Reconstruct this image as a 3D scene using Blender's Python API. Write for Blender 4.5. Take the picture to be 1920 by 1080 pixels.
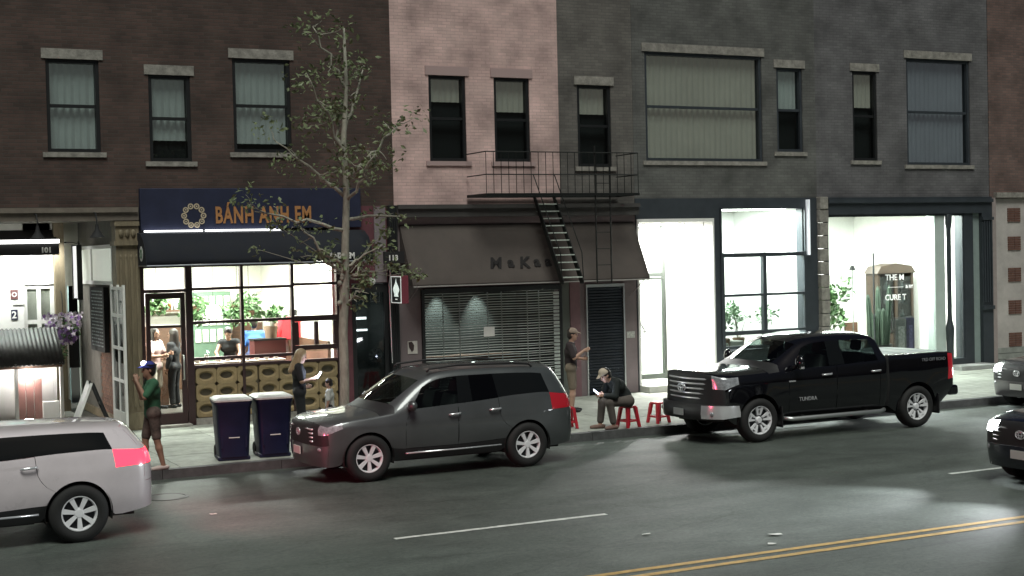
import bpy, bmesh, math, random
import numpy as np
from mathutils import Vector, Matrix, Euler
random.seed(7)
for o in list(bpy.data.objects): bpy.data.objects.remove(o)
SC = bpy.context.scene
COL = SC.collection
R = math.radians
# ------------------------------------------------------------------ camera
def make_camera():
    yaw, pitch, roll, f = 0.4620, 0.0254, -0.0229, 2718.18
    cy, sy, cp, sp = math.cos(yaw), math.sin(yaw), math.cos(pitch), math.sin(pitch)
    F = Vector((sy*cp, cy*cp, -sp)); Rt = Vector((cy, -sy, 0)); U = Rt.cross(F)
    c, s = math.cos(roll), math.sin(roll)
    R2 = c*Rt + s*U; U2 = -s*Rt + c*U
    cd = bpy.data.cameras.new('camera'); cd.sensor_width = 36; cd.lens = f/1920*36
    cd.clip_end = 600; cd.clip_start = 0.1
    co = bpy.data.objects.new('camera', cd); COL.objects.link(co)
    m = Matrix.Identity(4)
    for r in range(3):
        m[r][0] = R2[r]; m[r][1] = U2[r]; m[r][2] = -F[r]
    m[0][3], m[1][3], m[2][3] = -12.0, -23.516, 3.568
    co.matrix_world = m
    SC.camera = co
make_camera()
# ------------------------------------------------------------------ world, sun, exposure
SUN_EL, SUN_AZ = R(60), R(200)          # dim overhead town light, from behind the camera
w = bpy.data.worlds.new('World'); SC.world = w; w.use_nodes = True
nt = w.node_tree; bg = nt.nodes['Background']
sky = nt.nodes.new('ShaderNodeTexSky'); sky.sky_type = 'NISHITA'; sky.sun_disc = False
sky.sun_elevation = SUN_EL; sky.sun_rotation = SUN_AZ; sky.dust_density = 6.0
nt.links.new(sky.outputs[0], bg.inputs[0]); bg.inputs[1].default_value = 0.014
sd = bpy.data.lights.new('sun', 'SUN'); sd.energy = 2.4; sd.angle = R(28); sd.color = (0.95, 1.0, 0.93)
so = bpy.data.objects.new('sun', sd); COL.objects.link(so)
_d = Vector((math.sin(SUN_AZ)*math.cos(SUN_EL), math.cos(SUN_AZ)*math.cos(SUN_EL), math.sin(SUN_EL)))
so.rotation_euler = (-_d).to_track_quat('-Z', 'Y').to_euler()
SC.view_settings.view_transform = 'Standard'; SC.view_settings.look = 'None'
SC.view_settings.exposure = 0.0; SC.view_settings.gamma = 1.0; SC.view_settings.use_curve_mapping = False
SC.render.engine = 'CYCLES'
SC.cycles.use_denoising = True
SC.cycles.max_bounces = 6; SC.cycles.diffuse_bounces = 3; SC.cycles.glossy_bounces = 3
SC.cycles.transmission_bounces = 4; SC.cycles.transparent_max_bounces = 12
SC.cycles.sample_clamp_indirect = 4.0; SC.cycles.caustics_reflective = False; SC.cycles.caustics_refractive = False
# ------------------------------------------------------------------ materials
MATS = {}
def mat(name, col, rough=.6, metal=0., var=0., vscale=6., bump=0., bscale=40., coat=0., spec=.5, emit=None, es=0., stretch=None, rnd=0.):
    if name in MATS: return MATS[name]
    m = bpy.data.materials.new(name); m.use_nodes = True; MATS[name] = m
    n = m.node_tree.nodes; l = m.node_tree.links; b = n['Principled BSDF']
    b.inputs['Base Color'].default_value = (*col, 1); b.inputs['Roughness'].default_value = rough
    b.inputs['Metallic'].default_value = metal; b.inputs['Specular IOR Level'].default_value = spec
    if coat: b.inputs['Coat Weight'].default_value = coat; b.inputs['Coat Roughness'].default_value = .04
    if emit: b.inputs['Emission Color'].default_value = (*emit, 1); b.inputs['Emission Strength'].default_value = es
    src = None
    if var or bump:
        tc = n.new('ShaderNodeTexCoord'); src = tc.outputs['Object']
        if stretch:
            mp = n.new('ShaderNodeMapping'); mp.inputs['Scale'].default_value = stretch
            l.new(src, mp.inputs[0]); src = mp.outputs[0]
    if var:
        nz = n.new('ShaderNodeTexNoise'); nz.inputs['Scale'].default_value = vscale; nz.inputs['Detail'].default_value = 6; nz.inputs['Roughness'].default_value = .65
        l.new(src, nz.inputs['Vector'])
        rp = n.new('ShaderNodeValToRGB'); rp.color_ramp.elements[0].position = .3; rp.color_ramp.elements[1].position = .72
        rp.color_ramp.elements[0].color = (*[max(0, c*(1-var)) for c in col], 1)
        rp.color_ramp.elements[1].color = (*[min(1, c*(1+var)) for c in col], 1)
        l.new(nz.outputs['Fac'], rp.inputs[0]); out = rp.outputs[0]
        if rnd:
            oi = n.new('ShaderNodeObjectInfo'); mx = n.new('ShaderNodeMixRGB'); mx.blend_type = 'MULTIPLY'; mx.inputs[0].default_value = 1
            mr = n.new('ShaderNodeMapRange'); mr.inputs[3].default_value = 1-rnd; mr.inputs[4].default_value = 1+rnd*.6
            l.new(oi.outputs['Random'], mr.inputs[0]); l.new(out, mx.inputs[1]); l.new(mr.outputs[0], mx.inputs[2]); out = mx.outputs[0]
        l.new(out, b.inputs['Base Color'])
        mr2 = n.new('ShaderNodeMapRange'); mr2.inputs[3].default_value = max(0, rough-.1); mr2.inputs[4].default_value = min(1, rough+.1)
        l.new(nz.outputs['Fac'], mr2.inputs[0]); l.new(mr2.outputs[0], b.inputs['Roughness'])
    if bump:
        n2 = n.new('ShaderNodeTexNoise'); n2.inputs['Scale'].default_value = bscale; n2.inputs['Detail'].default_value = 4
        l.new(src, n2.inputs['Vector'])
        bp = n.new('ShaderNodeBump'); bp.inputs['Strength'].default_value = bump; bp.inputs['Distance'].default_value = .02
        l.new(n2.outputs['Fac'], bp.inputs['Height']); l.new(bp.outputs[0], b.inputs['Normal'])
    return m
def glass(name, tint=(1, 1, 1), refl=.0, rough=.02, through=.9):
    if name in MATS: return MATS[name]
    m = bpy.data.materials.new(name); m.use_nodes = True; MATS[name] = m
    n = m.node_tree.nodes; l = m.node_tree.links; n.remove(n['Principled BSDF']); out = n['Material Output']
    tr = n.new('ShaderNodeBsdfTransparent'); tr.inputs[0].default_value = (*[t*through for t in tint], 1)
    gl = n.new('ShaderNodeBsdfGlossy'); gl.inputs['Roughness'].default_value = rough
    lw = n.new('ShaderNodeLayerWeight'); lw.inputs[0].default_value = .5
    pw = n.new('ShaderNodeMath'); pw.operation = 'POWER'; pw.inputs[1].default_value = 5; l.new(lw.outputs['Facing'], pw.inputs[0])
    ad = n.new('ShaderNodeMath'); ad.operation = 'MULTIPLY_ADD'; ad.inputs[1].default_value = .9; ad.inputs[2].default_value = .025+refl; ad.use_clamp = True
    l.new(pw.outputs[0], ad.inputs[0])
    mx = n.new('ShaderNodeMixShader'); l.new(ad.outputs[0], mx.inputs[0]); l.new(tr.outputs[0], mx.inputs[1]); l.new(gl.outputs[0], mx.inputs[2])
    l.new(mx.outputs[0], out.inputs[0])
    return m
def emis(name, col, s):
    return mat(name, (.8*col[0], .8*col[1], .8*col[2]), .5, emit=col, es=s)
def brickmat(name, c1, c2, mortar, w_=.21, h_=.07, rough=.85):
    m = bpy.data.materials.new(name); m.use_nodes = True; MATS[name] = m
    n = m.node_tree.nodes; l = m.node_tree.links; b = n['Principled BSDF']; b.inputs['Roughness'].default_value = rough
    tc = n.new('ShaderNodeTexCoord'); sp = n.new('ShaderNodeSeparateXYZ'); cb = n.new('ShaderNodeCombineXYZ')
    l.new(tc.outputs['Object'], sp.inputs[0]); l.new(sp.outputs[0], cb.inputs[0]); l.new(sp.outputs[2], cb.inputs[1])
    bt = n.new('ShaderNodeTexBrick'); bt.inputs['Scale'].default_value = 1; bt.inputs['Brick Width'].default_value = w_; bt.inputs['Row Height'].default_value = h_
    bt.inputs['Mortar Size'].default_value = .006; bt.inputs['Color1'].default_value = (*c1, 1); bt.inputs['Color2'].default_value = (*c2, 1); bt.inputs['Mortar'].default_value = (*mortar, 1)
    l.new(cb.outputs[0], bt.inputs[0])
    nz = n.new('ShaderNodeTexNoise'); nz.inputs['Scale'].default_value = 1.3; nz.inputs['Detail'].default_value = 7; l.new(tc.outputs['Object'], nz.inputs[0])
    mr = n.new('ShaderNodeMapRange'); mr.inputs[1].default_value = .3; mr.inputs[2].default_value = .7; mr.inputs[3].default_value = .6; mr.inputs[4].default_value = 1.25; l.new(nz.outputs[0], mr.inputs[0])
    mx = n.new('ShaderNodeMixRGB'); mx.blend_type = 'MULTIPLY'; mx.inputs[0].default_value = 1; l.new(bt.outputs[0], mx.inputs[1]); l.new(mr.outputs[0], mx.inputs[2])
    l.new(mx.outputs[0], b.inputs['Base Color'])
    bp = n.new('ShaderNodeBump'); bp.inputs['Strength'].default_value = .6; bp.inputs['Distance'].default_value = .008; bp.invert = True
    l.new(bt.outputs['Fac'], bp.inputs['Height']); l.new(bp.outputs[0], b.inputs['Normal'])
    return m
# ------------------------------------------------------------------ mesh builder
class MB:
    def __init__(s): s.v = []; s.f = []
    def add(s, vs, fs):
        b = len(s.v); s.v += [tuple(p) for p in vs]; s.f += [tuple(i+b for i in f) for f in fs]; return s
    def box(s, x0, x1, y0, y1, z0, z1, M=None):
        vs = [(x, y, z) for z in (z0, z1) for y in (y0, y1) for x in (x0, x1)]
        if M is not None: vs = [M @ Vector(p) for p in vs]
        return s.add(vs, [(0,2,3,1),(4,5,7,6),(0,1,5,4),(2,6,7,3),(0,4,6,2),(1,3,7,5)])
    def quad(s, *p): return s.add(p, [tuple(range(len(p)))])
    def tube(s, pts, r, n=8, cap=True):
        pts = [Vector(p) for p in pts]; rs = r if isinstance(r, (list, tuple)) else [r]*len(pts)
        b = len(s.v); up = None
        for i, p in enumerate(pts):
            d = (pts[min(i+1, len(pts)-1)]-pts[max(i-1, 0)]).normalized()
            if up is None: up = Vector((0, 0, 1)) if abs(d.z) < .9 else Vector((1, 0, 0))
            a = d.cross(up).normalized(); up = a.cross(d).normalized()
            for k in range(n):
                t = 2*math.pi*k/n; s.v.append(tuple(p+rs[i]*(math.cos(t)*a+math.sin(t)*up)))
        for i in range(len(pts)-1):
            for k in range(n):
                k2 = (k+1) % n; s.f.append((b+i*n+k, b+(i+1)*n+k, b+(i+1)*n+k2, b+i*n+k2))
        if cap:
            s.f.append(tuple(b+k for k in range(n))); s.f.append(tuple(b+(len(pts)-1)*n+k for k in reversed(range(n))))
        return s
    def cyl(s, p0, p1, r, n=12, r2=None): return s.tube([p0, p1], [r, r if r2 is None else r2], n)
    def lathe(s, prof, c=(0, 0, 0), n=20, axis='z', closed=False):
        b = len(s.v); c = Vector(c)
        for (r, h) in prof:
            for k in range(n):
                t = 2*math.pi*k/n; a, d = r*math.cos(t), r*math.sin(t)
                s.v.append(tuple(c+(Vector((a, d, h)) if axis == 'z' else Vector((a, h, d)) if axis == 'y' else Vector((h, a, d)))))
        m = len(prof)
        for i in range(m-1 if not closed else m):
            j = (i+1) % m
            for k in range(n):
                k2 = (k+1) % n; s.f.append((b+i*n+k, b+i*n+k2, b+j*n+k2, b+j*n+k))
        if not closed:
            if prof[0][0] > 1e-4: s.f.append(tuple(b+k for k in reversed(range(n))))
            if prof[-1][0] > 1e-4: s.f.append(tuple(b+(m-1)*n+k for k in range(n)))
        return s
    def prism(s, poly, axis, a, b_):
        def P(u, v, t): return {'x': (t, u, v), 'y': (u, t, v), 'z': (u, v, t)}[axis]
        n = len(poly); vs = [P(u, v, a) for u, v in poly]+[P(u, v, b_) for u, v in poly]
        return s.add(vs, [tuple(range(n)), tuple(range(2*n-1, n-1, -1))]+[(i, i+n, (i+1) % n+n, (i+1) % n) for i in range(n)])
    def ball(s, c, r, n=12, m=8):
        rx, ry, rz = r if isinstance(r, (tuple, list)) else (r, r, r); b = len(s.v)
        s.v.append((c[0], c[1], c[2]-rz))
        for i in range(1, m):
            p = -math.pi/2+math.pi*i/m
            for k in range(n):
                t = 2*math.pi*k/n; s.v.append((c[0]+rx*math.cos(p)*math.cos(t), c[1]+ry*math.cos(p)*math.sin(t), c[2]+rz*math.sin(p)))
        s.v.append((c[0], c[1], c[2]+rz)); e = len(s.v)-1
        for k in range(n):
            k2 = (k+1) % n; s.f.append((b, b+1+k2, b+1+k)); s.f.append((e, b+1+(m-2)*n+k, b+1+(m-2)*n+k2))
            for i in range(m-2): s.f.append((b+1+i*n+k, b+1+i*n+k2, b+1+(i+1)*n+k2, b+1+(i+1)*n+k))
        return s
    def mesh(s, name, off=(0, 0, 0)):
        me = bpy.data.meshes.new(name); ox, oy, oz = off
        me.from_pydata([(x-ox, y-oy, z-oz) for x, y, z in s.v], [], s.f)
        bm = bmesh.new(); bm.from_mesh(me); bmesh.ops.recalc_face_normals(bm, faces=bm.faces); bm.to_mesh(me); bm.free()
        return me
    def build(s, name, m, parent=None, smooth=False, bevel=0., world=True, keep=False):
        off = wloc(parent) if (parent is not None and world) else (0, 0, 0)
        me = s.mesh(name, off); return link(name, me, m, parent, smooth, bevel)
def wloc(o):
    v = Vector((0, 0, 0))
    while o is not None: v += o.location; o = o.parent
    return tuple(v)
def link(name, me, m, parent=None, smooth=False, bevel=0.):
    o = bpy.data.objects.new(name, me); COL.objects.link(o)
    if m is not None: me.materials.append(m)
    if parent is not None: o.parent = parent
    if smooth: me.shade_smooth() if smooth is True else (me.shade_smooth(), me.set_sharp_from_angle(angle=R(smooth)))
    if bevel:
        bv = o.modifiers.new('bevel', 'BEVEL'); bv.width = bevel; bv.segments = 2; bv.limit_method = 'ANGLE'; bv.angle_limit = R(40)
        me.shade_smooth(); bv.harden_normals = True
    return o
def tag(o, label, cat, group=None):
    o['label'] = label; o['category'] = cat
    if group: o['group'] = group
    return o
def struct(o): o['kind'] = 'structure'; return o
def thing(name, label, cat, loc=(0, 0, 0), rz=0., group=None):
    o = bpy.data.objects.new(name, None); COL.objects.link(o); o.location = loc; o.rotation_euler = (0, 0, rz); o.empty_display_size = .2
    return tag(o, label, cat, group)
def copy_tree(o, parent=None):
    c = o.copy(); COL.objects.link(c); c.parent = parent
    for ch in list(o.children): copy_tree(ch, c)
    return c
def inst(name, me, parent, loc, rot=(0, 0, 0), scale=(1, 1, 1), world=True):
    o = bpy.data.objects.new(name, me); COL.objects.link(o); off = wloc(parent) if (parent is not None and world) else (0, 0, 0)
    o.parent = parent; o.location = tuple(a-b for a, b in zip(loc, off)); o.rotation_euler = rot; o.scale = scale; return o
def text_obj(name, s, size, m, parent, loc, rot=(R(90), 0, 0), ext=.01, bold=0., sx=1., shear=0., align='LEFT', world=True, space=1.):
    cu = bpy.data.curves.new(name, 'FONT'); cu.body = s; cu.size = size; cu.extrude = ext; cu.offset = bold; cu.shear = shear; cu.align_x = align; cu.space_character = space
    cu.resolution_u = 3
    t = bpy.data.objects.new(name, cu); COL.objects.link(t); dg = bpy.context.evaluated_depsgraph_get(); dg.update()
    me = bpy.data.meshes.new_from_object(t.evaluated_get(dg)); bpy.data.objects.remove(t); bpy.data.curves.remove(cu)
    me.materials.clear(); o = link(name, me, m, parent)
    off = wloc(parent) if (parent is not None and world) else (0, 0, 0)
    o.location = tuple(a-b for a, b in zip(loc, off)); o.rotation_euler = rot; o.scale = (sx, 1, 1); return o
def area_light(name, loc, sx, sy, power, col, parent=None, rot=(0, 0, 0)):
    ld = bpy.data.lights.new(name, 'AREA'); ld.shape = 'RECTANGLE'; ld.size = sx; ld.size_y = sy; ld.energy = power; ld.color = col
    o = bpy.data.objects.new(name, ld); COL.objects.link(o); o.rotation_euler = rot
    if parent is not None: o.parent = parent; loc = tuple(a-b for a, b in zip(loc, wloc(parent)))
    o.location = loc; return o
def spot_light(name, loc, target, power, col, size, blend=.5, rad=.05, parent=None):
    ld = bpy.data.lights.new(name, 'SPOT'); ld.energy = power; ld.color = col; ld.spot_size = size; ld.spot_blend = blend; ld.shadow_soft_size = rad
    o = bpy.data.objects.new(name, ld); COL.objects.link(o); d = Vector(target)-Vector(loc); o.rotation_euler = d.to_track_quat('-Z', 'Y').to_euler()
    if parent is not None: o.parent = parent; loc = tuple(a-b for a, b in zip(loc, wloc(parent)))
    o.location = loc; return o
def point_light(name, loc, power, col, rad=.05, parent=None):
    ld = bpy.data.lights.new(name, 'POINT'); ld.energy = power; ld.color = col; ld.shadow_soft_size = rad
    o = bpy.data.objects.new(name, ld); COL.objects.link(o)
    if parent is not None: o.parent = parent; loc = tuple(a-b for a, b in zip(loc, wloc(parent)))
    o.location = loc; return o
# ------------------------------------------------------------------ ground
def asphalt():
    m = bpy.data.materials.new('asphalt'); m.use_nodes = True
    n = m.node_tree.nodes; l = m.node_tree.links; b = n['Principled BSDF']
    tc = n.new('ShaderNodeTexCoord')
    def noise(sc, stretch=(1, 1, 1), det=6, rough=.6):
        mp = n.new('ShaderNodeMapping'); mp.inputs['Scale'].default_value = stretch; l.new(tc.outputs['Object'], mp.inputs[0])
        z = n.new('ShaderNodeTexNoise'); z.inputs['Scale'].default_value = sc; z.inputs['Detail'].default_value = det; z.inputs['Roughness'].default_value = rough
        l.new(mp.outputs[0], z.inputs['Vector']); return z.outputs['Fac']
    def ramp(src, p0, p1, c0, c1):
        r = n.new('ShaderNodeValToRGB'); e = r.color_ramp.elements; e[0].position = p0; e[1].position = p1; e[0].color = (*c0, 1); e[1].color = (*c1, 1); l.new(src, r.inputs[0]); return r.outputs[0]
    def mul(a, c):
        x = n.new('ShaderNodeMixRGB'); x.blend_type = 'MULTIPLY'; x.inputs[0].default_value = 1; l.new(a, x.inputs[1]); l.new(c, x.inputs[2]); return x.outputs[0]
    base = ramp(noise(.55, (.22, 1.3, 1), 8), .32, .7, (.058, .069, .060), (.102, .119, .105))
    grain = ramp(noise(210, det=3, rough=.8), .35, .68, (.62, .62, .62), (1.35, 1.35, 1.35))
    speck = ramp(noise(17, (.8, 1, 1), 7, .9), .36, .66, (.5, .5, .5), (1.55, 1.55, 1.55))
    patch = ramp(noise(1.6, (1, 1, 1), 10, .7), .38, .62, (.78, .78, .78), (1.12, 1.12, 1.12))
    col = mul(mul(mul(base, grain), speck), patch)
    vo = n.new('ShaderNodeTexVoronoi'); vo.feature = 'DISTANCE_TO_EDGE'; vo.inputs['Scale'].default_value = .34
    mp = n.new('ShaderNodeMapping'); mp.inputs['Scale'].default_value = (.55, 1.6, 1); l.new(tc.outputs['Object'], mp.inputs[0])
    nz = n.new('ShaderNodeTexNoise'); nz.inputs['Scale'].default_value = 2.2; nz.inputs['Detail'].default_value = 6; l.new(tc.outputs['Object'], nz.inputs[0])
    vm = n.new('ShaderNodeVectorMath'); vm.operation = 'SCALE'; vm.inputs['Scale'].default_value = .55; l.new(nz.outputs['Color'], vm.inputs[0])
    va = n.new('ShaderNodeVectorMath'); va.operation = 'ADD'; l.new(mp.outputs[0], va.inputs[0]); l.new(vm.outputs[0], va.inputs[1]); l.new(va.outputs[0], vo.inputs['Vector'])
    crack = ramp(vo.outputs['Distance'], .002, .012, (.72, .72, .72), (1, 1, 1))
    l.new(mul(col, crack), b.inputs['Base Color'])
    mr = n.new('ShaderNodeMapRange'); mr.inputs[3].default_value = .42; mr.inputs[4].default_value = .75; l.new(noise(.9, (.3, 1.2, 1), 6), mr.inputs[0]); l.new(mr.outputs[0], b.inputs['Roughness'])
    bp = n.new('ShaderNodeBump'); bp.inputs['Strength'].default_value = .55; bp.inputs['Distance'].default_value = .01
    l.new(noise(120, det=4), bp.inputs['Height']); l.new(bp.outputs[0], b.inputs['Normal'])
    return m
ASPH = asphalt()
struct(MB().quad((-90, -60, 0), (140, -60, 0), (140, .02, 0), (-90, .02, 0)).build('road', ASPH))
M_conc = mat('pavement_concrete', (.31, .325, .285), .8, var=.3, vscale=3.2, bump=.25, bscale=70, rnd=.16)
M_kerb = mat('kerb_stone', (.085, .085, .085), .75, var=.35, vscale=5, bump=.3, bscale=50, rnd=.15)
M_dirt = mat('joint_dirt', (.07, .07, .06), .95)
side = struct(MB().box(-90, 140, .14, 30, -.2, .142).build('pavement', M_dirt))
slab = MB().box(-.745, .745, -.715, .715, 0, .014).mesh('paving_slab'); slab.materials.append(M_conc)
for i in range(-9, 18):
    for j in range(4 if i > -5 else 8):
        if i < -6 and j > 7: continue
        inst('paving_slab', slab, side, (i*1.5+.4, .9+j*1.44, .1375+random.uniform(-.002, .002)), (random.uniform(-.003, .003), random.uniform(-.003, .003), 0))
kb = struct(MB().box(-90, 140, .01, .15, -.3, .02).build('kerb', M_dirt))
ks = MB().box(-.995, .995, 0, .17, -.2, .156).mesh('kerb_stone'); ks.materials.append(M_kerb)
for i in range(-9, 15): inst('kerb_stone', ks, kb, (i*2.0+.3, -.02+random.uniform(-.004, .004), random.uniform(-.004, .002)))
M_white = mat('road_paint_white', (.62, .64, .6), .6, var=.35, vscale=9)
M_yel = mat('road_paint_yellow', (.5, .31, .09), .6, var=.35, vscale=9)
def strip(name, x0, x1, y, w_, m, rag=.006):
    b = MB(); n_ = max(2, int((x1-x0)/.25)); top = []; bot = []
    for i in range(n_+1):
        x = x0+(x1-x0)*i/n_; top.append((x, y+w_/2+random.uniform(-rag, rag), .005)); bot.append((x, y-w_/2+random.uniform(-rag, rag), .005))
    for i in range(n_): b.quad(bot[i], bot[i+1], top[i+1], top[i])
    return struct(b.build(name, m))
for k in range(-5, 7): strip('lane_line', -5.33+k*9.15, -2.27+k*9.15, -6.66, .1, M_white)
strip('centre_line', -80, 120, -9.80, .11, M_yel); strip('centre_line', -80, 120, -10.05, .11, M_yel)
mh = thing('manhole_cover', 'round iron manhole cover set in the road beside the kerb', 'manhole cover', (-7.05, -1.78, 0))
M_iron = mat('cast_iron', (.05, .05, .05), .55, .6, var=.3, vscale=20)
MB().lathe([(.0, .006), (.27, .006), (.27, .001)], n=28).build('lid', M_iron, mh, world=False)
MB().lathe([(.285, .001), (.285, .008), (.34, .008), (.34, .001)], n=28).build('ring', M_iron, mh, world=False)
# litter flecks on the road
M_paper = mat('litter_paper', (.7, .7, .66), .8)
for i, (x, y, l_) in enumerate([(-2.57, -8.15, 'white scrap of paper lying on the road between the dashed line and yellow lines'), (-1.23, -9.02, 'larger pale paper scrap lying near the double yellow lines'), (-1.62, -9.45, 'small pale scrap touching the double yellow lines'), (-6.83, -3.66, 'lone pale scrap on the road behind the white moving car')]):
    a = random.uniform(0, 3); b = MB(); pts = []
    for k in range(7):
        t = k/7*6.283; r_ = (.07 if i == 1 else .045)*random.uniform(.6, 1.2); pts.append((x+r_*1.5*math.cos(t+a), y+r_*math.sin(t+a), .006+random.uniform(0, .012)))
    b.quad(*pts); tag(b.build('paper_scrap', M_paper), l_, 'litter')
# ------------------------------------------------------------------ shared facade materials
M_brickd = brickmat('brick_dark', (.088, .052, .043), (.058, .037, .03), (.062, .053, .046))
M_pink = brickmat('pink_painted_brick', (.66, .46, .43), (.56, .40, .37), (.5, .36, .34))
M_mauve = mat('mauve_render', (.2, .16, .165), .75, var=.14, vscale=2.2, bump=.2, bscale=60)
M_frame = mat('dark_red_frame', (.035, .016, .016), .4, var=.3, vscale=5)
M_black = mat('black_paint', (.012, .013, .014), .45)
M_blackm = mat('black_matte', (.012, .012, .013), .8)
M_navy = mat('navy_board', (.013, .017, .045), .6, var=.2, vscale=3)
M_awnb = mat('navy_canvas', (.005, .007, .013), .85, var=.25, vscale=4, bump=.15, bscale=90)
M_awnt = mat('taupe_canvas', (.075, .062, .055), .9, var=.14, vscale=2.5, bump=.2, bscale=80)
M_wht = mat('white_paint', (.75, .75, .72), .55, var=.05, vscale=4)
M_cream = mat('cream_wall', (.72, .70, .62), .7, var=.06, vscale=2)
M_olive = mat('olive_wood', (.19, .155, .10), .65, var=.3, vscale=4, bump=.25, bscale=30, stretch=(3, 3, .6))
M_shopdark = mat('shop_front_charcoal', (.035, .042, .05), .5, var=.2, vscale=3)
M_stone = mat('rough_stone', (.25, .235, .21), .85, var=.4, vscale=6, bump=.7, bscale=14)
M_alu = mat('aluminium', (.55, .57, .56), .35, .8)
M_steel = mat('grille_steel', (.30, .32, .31), .45, .7)
M_wood = mat('brown_wood', (.10, .05, .028), .55, var=.35, vscale=5, stretch=(1, 1, 6))
M_floor = mat('interior_floor', (.07, .06, .05), .5, var=.2, vscale=3)
M_tile = mat('grey_interior', (.2, .22, .21), .7, var=.15, vscale=2)
G_clear = glass('window_glass', (.95, 1, .97)); G_dark = glass('dark_glass', (.5, .55, .55), .02)
G_up = glass('upper_window_glass', (.8, .85, .85), .02)
M_blind = mat('window_blind', (.7, .7, .66), .8, var=.1, vscale=1.2, emit=(1, 1, .92), es=.07)  # faint glow in these blind materials stands in for lit rooms behind
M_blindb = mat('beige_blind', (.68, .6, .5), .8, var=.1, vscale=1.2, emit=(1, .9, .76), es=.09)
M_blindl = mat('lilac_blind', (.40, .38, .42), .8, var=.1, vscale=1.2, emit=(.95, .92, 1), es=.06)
M_dkin = mat('dark_interior', (.03, .03, .03), .9)
def up_window(par, x0, x1, z0, z1, y, fm, blind, drop=.75, sill=M_stone):
    """sash window: frame (part) > pane, blind, sill"""
    b = MB(); t = .07
    b.box(x0, x0+t, y-.03, y+.12, z0, z1).box(x1-t, x1, y-.03, y+.12, z0, z1).box(x0+t, x1-t, y-.03, y+.12, z0, z0+t).box(x0+t, x1-t, y-.03, y+.12, z1-t, z1)
    zm = (z0+z1)/2; b.box(x0+t, x1-t, y, y+.1, zm-.03, zm+.03)
    f = b.build('window', fm, par)
    MB().box(x0+t, x1-t, y+.035, y+.043, z0+t, zm-.03).build('pane', G_up, f); MB().box(x0+t, x1-t, y+.05, y+.058, zm+.03, z1-t).build('pane', G_up, f)
    zb = z1-(z1-z0)*drop; cb = MB(); nn = int((x1-x0)/.025); vs = []
    for k in range(nn+1):
        xx = x0+t+(x1-x0-2*t)*k/nn; yy = y+.15+.02*math.sin(k*.95+x0)+.008*math.sin(k*2.3); vs += [(xx, yy, zb), (xx, yy, z1-t)]
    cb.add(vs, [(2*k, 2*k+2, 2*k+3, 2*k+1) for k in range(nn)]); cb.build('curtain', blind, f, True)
    MB().box(x0+.01, x1-.01, y+.22, y+.24, z0, z1).build('room_backing', M_dkin, f)
    MB().box(x0-.1, x1+.1, y-.1, y+.1, z0-.1, z0-.002).build('sill', sill, f)
    MB().box(x0-.08, x1+.08, y-.085, y+.1, z1+.002, z1+.2).build('lintel', sill, f)
def wall_holes(b, x0, x1, z0, z1, y0, y1, holes):
    """wall slab as vertical strips round rectangular holes (x0,x1,z0,z1), sorted in x"""
    cx = x0
    for (hx0, hx1, hz0, hz1) in sorted(holes):
        if hx0 > cx: b.box(cx, hx0, y0, y1, z0, z1)
        if hz0 > z0: b.box(hx0, hx1, y0, y1, z0, hz0)
        if hz1 < z1: b.box(hx0, hx1, y0, y1, hz1, z1)
        cx = hx1
    if cx < x1: b.box(cx, x1, y0, y1, z0, z1)
def room(par, x0, x1, y0, y1, z0, z1, wm, cm=None, fm=None, t=.08, name='room'):
    MB().box(x0, x1, y1, y1+t, z0, z1).build(name+'_back_wall', wm, par)
    MB().box(x0-t, x0, y0, y1+t, z0, z1).build(name+'_side_wall', wm, par); MB().box(x1, x1+t, y0, y1+t, z0, z1).build(name+'_side_wall', wm, par)
    MB().box(x0-t, x1+t, y0, y1+t, z1, z1+t).build(name+'_ceiling', cm or wm, par)
    MB().box(x0-t, x1+t, y0, y1+t, z0-.06, z0).build(name+'_floor', fm or M_floor, par)
def ceiling_lamp(x, y, z, sx, sy, power, col, label, group, es=25.):
    t = thing('ceiling_light', label, 'light', (x, y, z), 0, group)
    MB().box(-sx/2-.03, sx/2+.03, -sy/2-.03, sy/2+.03, -.03, 0).build('housing', M_wht, t, world=False)
    MB().box(-sx/2, sx/2, -sy/2, sy/2, -.04, -.031).build('diffuser', emis('diffuser_glow', (1, 1, .96), es), t, world=False)
    area_light('lamp', (x, y, z-.06), sx, sy, power, col, t)
    return t
SZ = .152   # pavement level
# ------------------------------------------------------------------ restaurant building (brick upper storey, X -14 .. -0.14)
BL = thing('restaurant_building', 'dark brown brick building with three curtained sash windows above the restaurant', 'building', (-3.5, 6.1, SZ))
b = MB(); WU = [(-7.39, -6.37, 5.72, 7.55), (-5.4, -4.55, 5.55, 7.3), (-3.66, -2.42, 5.75, 7.7)]
wall_holes(b, -16, -.14, 4.62, 11.5, 6.0, 6.35, WU); b.build('wall', M_brickd, BL)
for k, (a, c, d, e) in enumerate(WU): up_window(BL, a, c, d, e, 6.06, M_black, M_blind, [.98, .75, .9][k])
MB().box(-16, -5.7, 5.86, 6.4, 4.36, 4.62).box(-16, -5.72, 5.8, 5.86, 4.52, 4.6).build('cornice', mat('weathered_cornice', (.16, .135, .11), .8, var=.25, vscale=4), BL)
MB().box(-16, -5.7, 6.4, 11.2, 4.45, 4.6).build('soffit', mat('soffit_boards', (.2, .19, .16), .8, var=.2), BL)
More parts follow.
